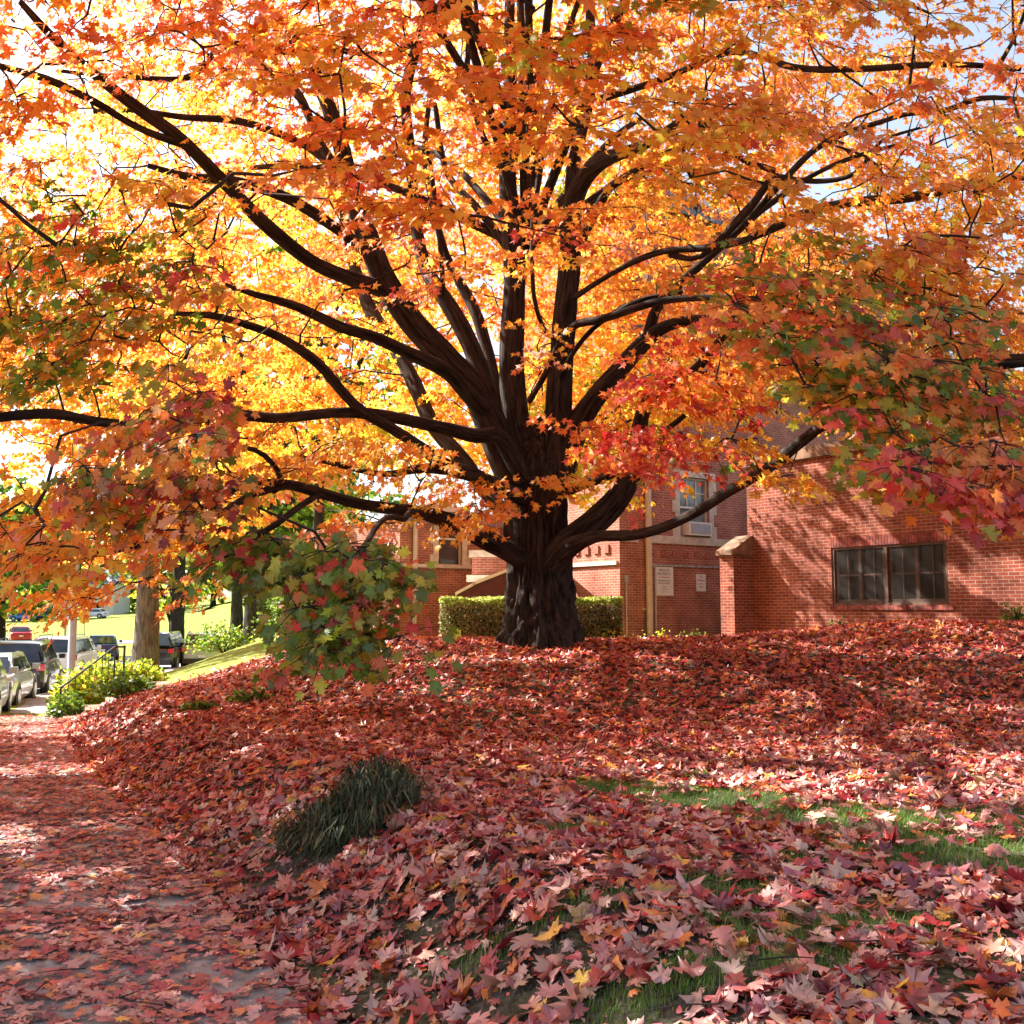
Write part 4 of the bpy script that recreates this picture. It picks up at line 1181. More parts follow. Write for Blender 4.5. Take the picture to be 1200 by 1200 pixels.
# --- annex with basement window
K0 = np.array([5.55, 23.05]); DA = -Vv      # runs from the far corner towards the right foreground
an = empty('brick_annex', (*K0, .6), 0, 'low red brick annex with dappled wall, barred basement window and stone coping', 'building')
ATOP = P(890, 540, 22.6)[2]
za = lambda py, px: P(px, py, (K0+DA*a_at(px, K0, DA))[1])[2]
b0, b1 = a_at(976, K0, DA), a_at(1113, K0, DA)
wz0, wz1 = za(709, 1045), za(638, 1045)
mb = MB(); wall_face(mb, K0, DA, NL, 15.0, 0, ATOP, [(b0, b1, wz0, wz1)], .2)
wall_face(mb, K0+U*8, -U, -NF, 8.0, 0, ATOP, [], .2)
mb.build('wall', M['brick_red'], an, world=True)
mb = MB(); rbox(mb, K0, DA, NL, -.1, 15, ATOP-.1, ATOP+.16, -.35, .07)
mb.build('coping', M['stone_rust'], an, world=True)
mb = MB(); q0 = K0; mb.quad((*(K0+DA*15), ATOP-.15), (*K0, ATOP-.15), (*(K0+U*8), ATOP-.15), (*(K0+U*8+DA*15), ATOP-.15)); mb.build('roof', M['slate'], an, world=True)
# soldier course over the window and rowlock sill
mb = MB(); a = b0-.05
while a < b1+.05: rbox(mb, K0, DA, NL, a, a+.058, wz1+.002, wz1+.2, -.02, .006); a += .0685
mb.build('soldier_course', pbr('soldier_brick', (.26, .06, .042), .85, var=.5, scale=7), an, world=True)
mb = MB(); a = b0-.03
while a < b1+.03: rbox(mb, K0, DA, NL, a, a+.1, wz0-.1, wz0-.004, -.15, .03); a += .108
mb.build('sill', bpy.data.materials['soldier_brick'], an, world=True)
wn = empty('window', (*(K0+DA*(b0+b1)/2), wz0)); wn.parent = an
from mathutils import Matrix
wn.location = (np.array([*(K0+DA*(b0+b1)/2), wz0])-np.array([*K0, .6])).tolist()
wn['label'] = 'wide dark basement window with rusty frame and wire mesh'
def wpart(mb, name, mat):
    o = mesh_obj(name, mb.v, mb.f, M[mat], wn, uvs=mb.uv); o.matrix_parent_inverse = Matrix.Translation((-(K0+DA*(b0+b1)/2)[0], -(K0+DA*(b0+b1)/2)[1], -wz0)); return o
mb = MB(); H = wz1-wz0; WD = b1-b0
for (x0, x1, y0, y1) in ((0, .06, 0, H), (WD-.06, WD, 0, H), (.06, WD-.06, H-.05, H), (.06, WD-.06, 0, .05)):
    rbox(mb, K0, DA, NL, b0+x0, b0+x1, wz0+y0, wz0+y1, -.14, -.02)
c = b0+WD*.49
rbox(mb, K0, DA, NL, c-.035, c+.035, wz0+.05, wz1-.05, -.13, -.015)
wpart(mb, 'frame', 'brown_frame')
for half in (0, 1):
    x0 = b0+.06 if half == 0 else c+.035; x1 = c-.035 if half == 0 else b1-.06
    mb = MB()
    for (p_, q_) in ((.0, .05), (.47, .53), (.95, 1.0)):
        rbox(mb, K0, DA, NL, x0+(x1-x0)*p_, x0+(x1-x0)*q_, wz0+.12, wz1-.05, -.12, -.06)
    rbox(mb, K0, DA, NL, x0, x1, wz0+.05, wz0+.12, -.12, -.055)
    wpart(mb, 'sash', 'brown_frame')
    mb = MB()
    rbox(mb, K0, DA, NL, x0, x1, wz0+H*.50, wz0+H*.53, -.11, -.085)
    for q_ in (.24, .76): rbox(mb, K0, DA, NL, x0+(x1-x0)*q_-.01, x0+(x1-x0)*q_+.01, wz0+.1, wz1-.06, -.108, -.088)
    wpart(mb, 'muntin', 'brown_frame')
mb = MB(); rbox(mb, K0, DA, NL, b0+.02, b1-.02, wz0+.02, wz1-.02, -.18, -.135); wpart(mb, 'pane', 'glass_dirty')
mb = MB()
def wq(a, z, off): q = K0+DA*a+NL*off; return (q[0], q[1], z)
mb.quad(wq(b0+.06, wz0+.05, -.045), wq(b1-.06, wz0+.05, -.045), wq(b1-.06, wz1-.05, -.045), wq(b0+.06, wz1-.05, -.045), [(0, 0), (WD, 0), (WD, H), (0, H)])
wpart(mb, 'wire_mesh', 'screen')
# buttress at the corner with sloped stone cap
bz1, bz0 = za(640, 868)+.0, za(652, 868)
mb = MB()
bo = K0+DA*.12
def bw(a, off): q = K0+DA*a+NL*off; return q
A_, B_ = -.32, .10; T_ = .62
c4 = [bw(A_, 0), bw(B_, 0), bw(B_, T_), bw(A_, T_)]
for i in range(4):
    a_, b_ = c4[i], c4[(i+1) % 4]; l = np.linalg.norm(b_-a_)
    mb.quad((*a_, 0), (*b_, 0), (*b_, bz0), (*a_, bz0), [(0, 0), (l, 0), (l, bz0), (0, bz0)])
mb.build('buttress', M['brick_red'], an, world=True)
mb = MB(); c5 = [bw(A_-.05, 0), bw(B_+.05, 0), bw(B_+.05, T_+.08), bw(A_-.05, T_+.08)]
hi = bz0+.48
mb.hexa([(*c5[0], bz0), (*c5[1], bz0), (*c5[2], bz0), (*c5[3], bz0), (*c5[0], hi), (*c5[1], hi), (*c5[2], bz0+.10), (*c5[3], bz0+.10)])
mb.build('buttress_cap', M['stone_rust'], an, world=True)

# --- farther brick building rising over the annex at the right
fb = empty('brick_building', (13, 33, .5), 0, 'distant red brick building glimpsed above the annex through the right-hand leaves', 'building')
fo = np.array([9.0, 30.0]); mb = MB()
wins = [(a, a+1.0, z, z+1.5) for a in (2.0, 5.2, 8.4) for z in (3.2, 6.6)]
wall_face(mb, fo, U, NF, 16, 0, 10.5, wins, .2); wall_face(mb, fo+Vv*8, -Vv, NL, 8, 0, 10.5, [], .2); mb.build('wall', M['brick_main'], fb, world=True)
for (x0, x1, y0, y1) in wins:
    mb = MB()
    for (aa, bb, cc_, dd) in ((x0, x0+.07, y0, y1), (x1-.07, x1, y0, y1), (x0+.07, x1-.07, y1-.07, y1), (x0+.07, x1-.07, y0, y0+.07), (x0+.07, x1-.07, (y0+y1)/2-.03, (y0+y1)/2+.03)):
        rbox(mb, fo, U, NF, aa, bb, cc_, dd, -.15, -.05)
    w = mb.build('window', M['white_paint'], fb, world=True)
    mb = MB(); rbox(mb, fo, U, NF, x0+.02, x1-.02, y0+.02, y1-.02, -.19, -.12); mb.build('pane', M['glass'], w)
mb = MB(); rbox(mb, fo, U, NF, -.2, 16, 10.5, 10.75, -.3, .3); mb.build('cornice', M['stone'], fb, world=True)

# --- brick stair porch with awning, left of the trunk
Q0 = np.array([P(553, 690, 26.2)[0], 26.2])
pz1, pz0 = P(553, 645, 26.2)[2], P(553, 690, 26.2)[2]
po = empty('brick_porch', (*Q0, .4), 0, 'low brick porch wall with pale stone cap between the wing window and the trunk', 'porch')
mb = MB(); wall_face(mb, Q0, np.array([1., 0]), np.array([0, -1.]), 1.9, .2, pz1-.18, [], .1); wall_face(mb, Q0+np.array([0, 1.2]), np.array([0, -1.]), np.array([-1., 0]), 1.2, .2, pz1-.18, [], .1)
mb.build('wall', M['brick_main'], po, world=True)
mb = MB(); mb.box(Q0[0]-.08, Q0[0]+2, Q0[1]-.08, Q0[1]+1.3, pz1-.18, pz1); mb.box(Q0[0]-.14, Q0[0]+2, Q0[1]-.14, Q0[1]+.1, pz0+.18, pz0+.36); mb.build('stone_cap', M['stone'], po, world=True)
aw = empty('awning', (Q0[0]-.2, 25.2, 1.5), 0, 'sloping maroon awning with top edge painted bright for sunlight in front of the brick porch', 'awning')
y0_ = 24.6
c = [P(535, 698, y0_), P(598, 698, y0_), P(598, 669, y0_), P(556, 686, y0_)]
mb = MB()
mb.hexa([c[0], c[1], c[2], c[3], c[0]+[0, 1.3, 0], c[1]+[0, 1.3, 0], c[2]+[0, 1.3, 0], c[3]+[0, 1.3, 0]]); mb.build('canopy', M['maroon'], aw, world=True)
mb = MB(); e = np.array([0, 0, .08])
for a_, b_ in ((c[0], c[3]), (c[3], c[2])):
    a_ = a_+np.array([-.03, -.04, 0.004]); b_ = b_+np.array([0, -.04, 0.004]); mb.hexa([a_, b_, b_+[0, 1.4, 0], a_+[0, 1.4, 0], a_+e, b_+e, b_+[0, 1.4, 0]+e, a_+[0, 1.4, 0]+e])
mb.build('lit_top_edge', M['white_paint'], aw, world=True)  # white paint stands in for sunlight on the sloping awning top
mb = MB(); 
for xx in (c[0][0]+.1, c[1][0]-.1): mb.tube([(xx, y0_+.1, .3), (xx, y0_+.1, c[0][2])], .025, 6)
mb.build('post', M['grey_metal'], aw, world=True)

# house on the hill
hx = P(100, 710, 190)[0]
ho = empty('house', (hx, 185, 0), 0, 'white house with dark roof beyond the cars on the far hill', 'house')
zh = float(ground_z(hx, 185))
mb = MB(); mb.box(hx-6, hx+7, 186, 194, zh-1, zh+6); mb.build('wall', M['white_paint'], ho, world=True)
mb = MB(); mb.hexa([(hx-6.5, 185.4, zh+6.01), (hx+7.5, 185.4, zh+6.01), (hx+7.5, 194.6, zh+6.01), (hx-6.5, 194.6, zh+6.01), (hx-6.5, 189.8, zh+9), (hx+7.5, 189.8, zh+9), (hx+7.5, 190.2, zh+9), (hx-6.5, 190.2, zh+9)]); mb.build('roof', M['slate'], ho, world=True)
for xx in (-4, 0, 4):
    for zz in (.8, 3.6):
        mb = MB(); mb.box(hx+xx-.6, hx+xx+.6, 185.95, 186.02, zh+zz, zh+zz+1.5); mb.build('window', M['glass'], ho, world=True)

# ------------------------------------------------------------------ cars
def make_car(kind, paintmat, x, y, head, label, group='cars parked along the street', jeep=False, zoff=0, name='parked_car', cat='car'):
    """local axes: +x forward, origin on the ground at the middle"""
    Lc, Wc, Hc, belt, hood = dict(sedan=(4.6, 1.8, 1.45, .92, .88), suv=(4.7, 1.9, 1.72, 1.05, 1.02), van=(4.9, 1.95, 1.9, 1.1, 1.0))[kind]
    z = float(ground_z(x, y)) if zoff == 0 else zoff
    r = empty(name, (x, y, z), head, label, cat, group)
    hw = Wc/2; hl = Lc/2
    # lower body sections along x: (x, half width, z low, z high)
    if kind == 'sedan':
        S = [(-hl, hw*.80, .36, .80), (-hl+.12, hw*.93, .26, .93), (-hl+.7, hw, .22, .97), (-hl+1.2, hw, .22, .95), (.3, hw, .22, .93), (hl-1.3, hw, .22, .93), (hl-.4, hw*.95, .24, .78), (hl-.08, hw*.85, .28, .66), (hl, hw*.7, .34, .56)]
        cab = [(-hl+.55, .93), (-hl+1.15, Hc-.03), (-.15, Hc), (.65, Hc-.06), (hl-1.15, .93)]
    else:
        S = [(-hl, hw*.86, .40, .98), (-hl+.10, hw*.95, .30, 1.08), (-hl+.7, hw, .26, 1.10), (.3, hw, .26, 1.08), (hl-1.15, hw, .26, 1.06), (hl-.35, hw*.96, .28, .98), (hl-.06, hw*.86, .32, .84), (hl, hw*.74, .38, .70)]
        cab = [(-hl+.05, 1.06), (-hl+.38, Hc-.04), (-.3, Hc), (.55, Hc-.05), (hl-1.2, 1.06)]
        if jeep: cab = [(-hl+.05, 1.1), (-hl+.10, Hc+.05), (-.3, Hc+.06), (.55, Hc+.04), (hl-1.4, 1.1)]
    V = []; Fc = []
    ring = lambda x, w, a, b: [(x, w*.94, a), (x, w, a+(b-a)*.28), (x, w, a+(b-a)*.70), (x, w*.93, b-.03), (x, w*.72, b), (x, -w*.72, b), (x, -w*.93, b-.03), (x, -w, a+(b-a)*.70), (x, -w, a+(b-a)*.28), (x, -w*.94, a)]
    for s in S: V += ring(*s)
    k = 10
    for i in range(len(S)-1):
        for j in range(k): Fc.append((i*k+j, i*k+(j+1) % k, (i+1)*k+(j+1) % k, (i+1)*k+j))
    Fc.append(tuple(range(k))[::-1]); Fc.append(tuple((len(S)-1)*k+j for j in range(k)))
    # cabin shell
    wb, wt = hw*.92, hw*.72
    def cw(zv): return wb+(wt-wb)*((zv-cab[0][1])/(Hc-cab[0][1]))
    n0 = len(V)
    for (cx, cz) in cab: V += [(cx, cw(cz), cz), (cx, -cw(cz), cz)]
    for i in range(len(cab)-1):
        a = n0+2*i; Fc.append((a, a+2, a+3, a+1))
    Fc.append((n0, n0+2, n0+4, n0+6, n0+8)); Fc.append((n0+9, n0+7, n0+5, n0+3, n0+1))
    body = mesh_obj('body', V, Fc, paintmat, r)
    bv = body.modifiers.new('round', 'BEVEL'); bv.width = .045; bv.segments = 3; bv.limit_method = 'ANGLE'; bv.angle_limit = math.radians(22)
    body.data.polygons.foreach_set('use_smooth', [True]*len(body.data.polygons))
    # glass panes, a little proud of the shell
    def pane(name, pts, mat='car_glass'):
        mb = MB(); mb.poly(pts); return mb.build(name, M[mat], r)
    def lerp(a, b, t): return tuple(a[i]+(b[i]-a[i])*t for i in range(len(a)))
    (x0, z0), (x1, z1), (x2, z2), (x3, z3), (x4, z4) = cab
    e = .012
    def cross_pane(pa, pb, nm, out):
        a = lerp(pa, pb, .12); b = lerp(pa, pb, .90)
        wa, wb_ = cw(a[1])*.90, cw(b[1])*.88
        pane(nm, [(a[0]+out, wa, a[1]+.01), (a[0]+out, -wa, a[1]+.01), (b[0]+out, -wb_, b[1]+.01), (b[0]+out, wb_, b[1]+.01)])
    cross_pane((x0, z0), (x1, z1), 'rear_window', -e-.012); cross_pane((x4, z4), (x3, z3), 'windscreen', e+.012)
    for sd in (1, -1):
        def sp(xx, zz): return (xx, sd*(cw(zz)+e), zz)
        zt = min(z1, z3)-.07; zl = z0+.05
        fx = lambda zz, a, b: a[0]+(b[0]-a[0])*(zz-a[1])/(b[1]-a[1])
        ra, rb = fx(zl, (x0, z0), (x1, z1))+.14, fx(zt, (x0, z0), (x1, z1))+.10
        fa, fb_ = fx(zl, (x4, z4), (x3, z3))-.14, fx(zt, (x4, z4), (x3, z3))-.10
        mid = -.12; 
        if kind != 'sedan': 
            q = -hl+1.15
            pane('side_window', [sp(ra, zl), sp(q-.05, zl), sp(q-.05, zt), sp(rb, zt)]); ra = rb = q+.03
        pane('side_window', [sp(ra, zl), sp(mid-.04, zl), sp(mid-.04, zt), sp(rb, zt)])
        pane('side_window', [sp(mid+.04, zl), sp(fa, zl), sp(fb_, zt), sp(mid+.04, zt)])
        # tail lamps wrap the corner
        mb = MB(); zz = .74 if kind == 'sedan' else .95
        mb.box(-hl-.005, -hl+.22, sd*hw*.60 if sd > 0 else -hw*.955, hw*.955 if sd > 0 else sd*hw*.60, zz-.07, zz+.07) if kind == 'sedan' else mb.box(-hl-.005, -hl+.16, sd*hw*.72 if sd > 0 else -hw*.965, hw*.965 if sd > 0 else sd*hw*.72, zz-.11, zz+.09)
        mb.build('tail_light', M['taillight'], r)
        mb = MB(); mb.box(hl-.30, hl-.03, min(sd*hw*.55, sd*hw*.86), max(sd*hw*.55, sd*hw*.86), .60, .72); mb.build('headlight', M['plate'], r)
        mb = MB(); mb.box(.72, .92, min(sd*hw, sd*(hw+.18)), max(sd*hw, sd*(hw+.18)), z0+.02, z0+.17); mb.build('mirror', paintmat, r)
    mb = MB(); mb.box(-hl-.03, -hl+.05, -hw*.84, hw*.84, .34, .52); mb.build('bumper', M['plastic_dark'] if kind != 'sedan' else paintmat, r)
    mb = MB(); mb.box(-hl-.045, -hl-.031 if kind != 'sedan' else -hl-.02, -.17, .17, .56, .68); mb.build('number_plate', M['plate'], r)
    rw = .33 if kind == 'sedan' else .37
    for wx in (-hl+.95, hl-.88):
        for sd in (1, -1):
            mb = MB(); yo = sd*(hw-.11)
            pts = [(wx, yo-.12, rw), (wx, yo-.10, rw), (wx, yo+.10, rw), (wx, yo+.125, rw)]
            mb.tube(pts, [rw*.9, rw, rw, rw*.9], 24)
            w = mb.build('wheel', M['black_rubber'], r, smooth=False)
            mb = MB(); mb.tube([(wx, yo+sd*.10, rw), (wx, yo+sd*.135, rw)], [rw*.66, rw*.60], 20); mb.build('rim', M['rim'], w)
            mb = MB()     # dark disc in place of the shaded wheel well hollow
            mb.tube([(wx, sd*(hw-.16), rw+.02), (wx, sd*(hw+.004), rw+.02)], [rw*1.17, rw*1.17], 24); mb.build('wheel_arch', M['plastic_dark'], r)
    if kind != 'sedan':
        for sd in (1, -1):
            mb = MB(); mb.tube([(-hl+.7, sd*wt*.9, Hc+.02), (-hl+.8, sd*wt*.9, Hc+.06), (.3, sd*wt*.9, Hc+.06), (.4, sd*wt*.9, Hc)], .018, 6); mb.build('roof_rail', M['dark_metal'], r)
    if jeep:
        mb = MB(); mb.tube([(-hl-.06, .1, 1.0), (-hl-.24, .1, 1.0)], [.36, .36], 24); mb.build('spare_wheel', M['black_rubber'], r)
    return r
HS = math.atan2(1.0, -.326)
def carpos(px, Yd, side=.9):
    x = P(px, 800, Yd)[0]; return x-side, Yd+2.3
silver = paint('silver_paint', (.50, .50, .52), .6); black = paint('black_paint', (.018, .014, .016), .3)
white = paint('white_car_paint', (.75, .76, .78), .1); red = paint('red_paint', (.55, .02, .03), .2); blue = paint('blue_paint', (.03, .08, .28), .4)
navy = paint('navy_paint', (.015, .025, .09), .4); cream = paint('pale_green_grey_paint', (.36, .38, .30), .3); lblue = paint('bright_blue_paint', (.05, .20, .55), .3)
def road_z(y): return float(base(y))-.125
def pcar(kind, pm, x, y, label, head=HS, **kw): return make_car(kind, pm, x, y, head, label, zoff=kw.pop('z', road_z(y)), **kw)
pcar('sedan', silver, P(16, 800, 25)[0]-1.57, 26.9, 'silver sedan parked at the kerb, behind the black SUV')
pcar('suv', black, P(52, 800, 30.5)[0]-1.63, 32.5, 'black SUV parked at the kerb, between the silver sedan and the white SUV')
pcar('suv', white, P(94, 800, 38)[0]-1.5, 40, 'white SUV parked ahead of the black SUV, beside the grey pole', head=math.atan2(1, -.2))
pcar('sedan', silver, P(-20, 800, 20.5)[0]-1.3, 22.0, 'grey car at the left edge of the picture, only its front corner showing', head=math.atan2(1, -.42))
jx = P(215, 760, 47)[0]
pcar('suv', black, jx-1.15, 47.5, 'black jeep with spare wheel parked right of the pale roadside trunk', head=math.atan2(1, -.15), jeep=True)
pcar('suv', cream, P(236, 760, 49)[0]-.1, 49.5, 'pale grey-green SUV parked beside the black jeep', head=math.atan2(1, -.3))
pcar('sedan', navy, P(140, 760, 58)[0]-1, 58, 'dark car seen between the iron railing and the pale roadside trunk', head=math.atan2(1, -.4))
pcar('sedan', white, P(112, 760, 47)[0]-1, 47, 'white car half hidden behind the yellow-green bush and railing', head=math.atan2(1, -.3))
pcar('sedan', red, P(16, 750, 88)[0], 89, 'red car on the cross street at the left edge', head=math.radians(120), z=float(ground_z(-44, 90))+.06, group='cars on the cross street')
# hill lane and its cars
hy = 150
def hillz(x): return float(ground_z(x, hy))
v = []; f = []
for x in np.linspace(-130, -10, 50):
    for yy, zz in ((hy-3, .05), (hy+3, .07)): v.append((x, yy, max(hillz(x), float(ground_z(x, yy)))+zz))
for i in range(49): f.append((2*i, 2*i+2, 2*i+3, 2*i+1))
tag(mesh_obj('hill_lane', v, f, M['asphalt']), kind='structure')
for (px, kind, pm, lab) in [(33, 'sedan', lblue, 'bright blue car parked on the hill, left of the navy one'), (58, 'suv', navy, 'navy blue SUV parked on the hill left of the street sign'), (90, 'van', white, 'white van parked on the hill behind the grey pole'), (111, 'sedan', white, 'white sedan parked on the hill, farthest right of the row')]:
    xx = P(px, 715, hy)[0]; pcar(kind, pm, xx, hy-.6, lab, head=math.pi, z=hillz(xx)+.08, group='cars parked on the far hill')

# ------------------------------------------------------------------ street furniture
gx = P(83, 790, 27); gzz = float(ground_z(gx[0], 27))
ps = empty('utility_pole', (gx[0], 27, gzz), 0, 'tall grey metal pole rising beside the parked cars and yellow-green bush', 'pole')
mb = MB(); mb.tube([(gx[0], 27, gzz-.3), (gx[0], 27, gzz+3), (gx[0]+.02, 27, gzz+7.5)], [.105, .10, .08], 14); mb.build('shaft', M['grey_metal'], ps, smooth=True, world=True)
mb = MB(); mb.tube([(gx[0], 27, gzz-.02), (gx[0], 27, gzz+.12)], [.16, .14], 14); mb.tube([(gx[0], 27, gzz+2.3), (gx[0], 27, gzz+2.42)], [.115, .115], 14); mb.build('collar', M['dark_metal'], ps, world=True)
def signpost(px, Yd, pyb, pyt, w, h, mat, label, zt=None, r=.03):
    x = P(px, pyb, Yd)[0]; z = float(ground_z(x, Yd)); t = P(px, pyt, Yd)[2]
    s = empty('street_sign', (x, Yd, z), 0, label, 'street sign')
    mb = MB(); mb.tube([(x, Yd, z-.2), (x, Yd, t+.05)], r, 8); mb.build('post', M['grey_metal'], s, world=True)
    mb = MB(); mb.box(x-w/2, x+w/2, Yd-.045, Yd-.03, t-h, t); mb.build('sign_panel', M[mat], s, world=True)
    return s
signpost(76, 55, 752, 700, .35, .6, 'grey_metal', 'grey street sign seen from behind on a post left of the pole', r=.06)
s_ = P(76, 724, 55); 
signpost(75.5, 54.7, 752, 722, .36, .5, 'white_paint', 'small pale rectangular street sign on its post left of the grey pole')
signpost(98.5, 80, 750, 716, .75, .95, 'orange_sign', 'orange warning sign on a thin post on the far verge', r=.035)
mx_ = P(146, 758, 22.6)
# iron handrail with steps
rb, rt_, re_ = P(72, 790, 20.4), P(135, 758, 22.6), P(146, 758, 22.6)
zb_ = float(ground_z(rb[0], 20.4)); zt_ = float(ground_z(rt_[0], 22.6))
hr = empty('iron_handrail', (rb[0], 20.4, zb_), 0, 'thin black iron handrail climbing the steps from the pavement through yellow-green bushes', 'handrail')
r0 = np.array([rb[0], 20.4, P(72, 806, 20.4)[2]]); r1 = np.array([rt_[0], 22.6, P(135, 758, 22.6)[2]]); r2 = np.array([re_[0], 22.6, r1[2]])
mb = MB(); mb.tube([r0, r1, r2], .022, 8); mb.build('rail', M['dark_metal'], hr, world=True)
mb = MB(); lo = np.array([0, 0, -.75]); mb.tube([r0+lo, r1+lo, r2+lo], .014, 6); mb.build('lower_rail', M['dark_metal'], hr, world=True)
for i in range(9):
    t = i/8; p_ = r0*(1-t)+r1*t; mb = MB(); big = i in (0, 8); mb.tube([p_, p_+lo*(1.25 if big else 1)], .02 if big else .009, 6); mb.build('post' if big else 'baluster', M['dark_metal'], hr, world=True)
mb = MB(); mb.tube([r2, r2+lo*1.5], .025, 6); mb.tube([r2, r2+[0, 0, .03]], .035, 8); mb.build('post', M['dark_metal'], hr, world=True)
st = empty('stone_steps', (-8.5, 19.5, 0), 0, 'worn stone steps climbing the bank right of the handrail', 'steps')
sd_ = np.array([.55, .835]); sn = np.array([.835, -.55]); so = np.array([P(88, 830, 18.3)[0]-.35, 18.6])
zb0 = float(ground_z(*so))
for i in range(5):
    mb = MB(); o2 = so+np.array([.91, .41])*i*.38; mb.obox(o2, np.array([.91, .41]), .40, np.array([-.41, .91]), 1.1, zb0-.3, zb0+.05+.14*i); mb.build('step', M['stone_rust'], st, world=True)

# ------------------------------------------------------------------ ground cover: leaves, grass
rs = np.random.RandomState(77)
def snoise(x, y, f=1.0, o=0.0):
    return (np.sin(x*2.1*f+o+1.3*np.sin(y*1.7*f+o))+np.sin(y*2.7*f-o+1.1*np.sin(x*2.3*f))+np.sin((x+y)*4.3*f+o*2))/3
# gaps in the carpet, real places on the lawn: (x, y, rx, ry, openness)
def gp(px, py):
    # ground point seen at (px,py)
    lo_, hi_ = 1.5, 60
    for _ in range(50):
        m_ = (lo_+hi_)/2; p_ = P(px, py, m_)
        if p_[2] > float(ground_z(p_[0], m_)): lo_ = m_
        else: hi_ = m_
    p_ = P(px, py, lo_); return p_
GRASS = []
for (px, py, rx, ry, w) in [(845, 940, .45, .38, .95), (735, 925, .36, .32, .85), (985, 960, .5, .35, .8), (1130, 1000, .55, .4, .9), (1180, 960, .4, .3, .7), (1040, 960, .35, .25, .6), (660, 975, .16, .14, .75), (850, 1040, .16, .12, .85), (940, 1010, .14, .1, .6), (900, 1090, .25, .16, .7), (870, 1130, .22, .14, .7),
                            (730, 1180, .2, .12, .75), (600, 1100, .12, .08, .7), (690, 1060, .16, .1, .6), (800, 1010, .1, .1, .6), (970, 1130, .18, .1, .6), (780, 1150, .16, .1, .5), (1040, 1085, .2, .12, .5), (560, 1130, .12, .1, .6)]:
    p_ = gp(px, py); GRASS.append((p_[0], p_[1], rx, ry, w))
BARE = []
for (px, py, rx, ry, w) in [(355, 1010, .30, .22, .85), (385, 1000, .2, .2, .8), (600, 1180, .12, .08, .8), (640, 1120, .1, .07, .7), (590, 1010, .15, .1, .4), (300, 1185, .12, .12, .7), (210, 1010, .0, .0, 0),
                            (195, 1062, .16, .10, .75), (30, 1140, .16, .10, .85), (230, 1135, .16, .08, .7), (105, 1050, .14, .1, .5), (280, 1150, .12, .12, .6), (90, 1020, .2, .1, .3), (40, 1065, .2, .06, .5), (300, 1200, .2, .1, .6), (175, 1110, .14, .05, .5)]:
    p_ = gp(px, py); BARE.append((p_[0], p_[1], rx, ry, w))
def openness(x, y):
    o_ = np.zeros_like(x)
    wob = 1+.5*snoise(x*3, y*3, 1.0, 2.0)
    for (cx, cy, rx, ry, w) in GRASS+BARE:
        if rx == 0: continue
        e = ((x-cx)/rx)**2+((y-cy)/ry)**2
        o_ = np.maximum(o_, w*np.clip(1.6-e*wob, 0, 1))
    return o_
CL = [gp(405, 965), gp(435, 905), gp(372, 975)]

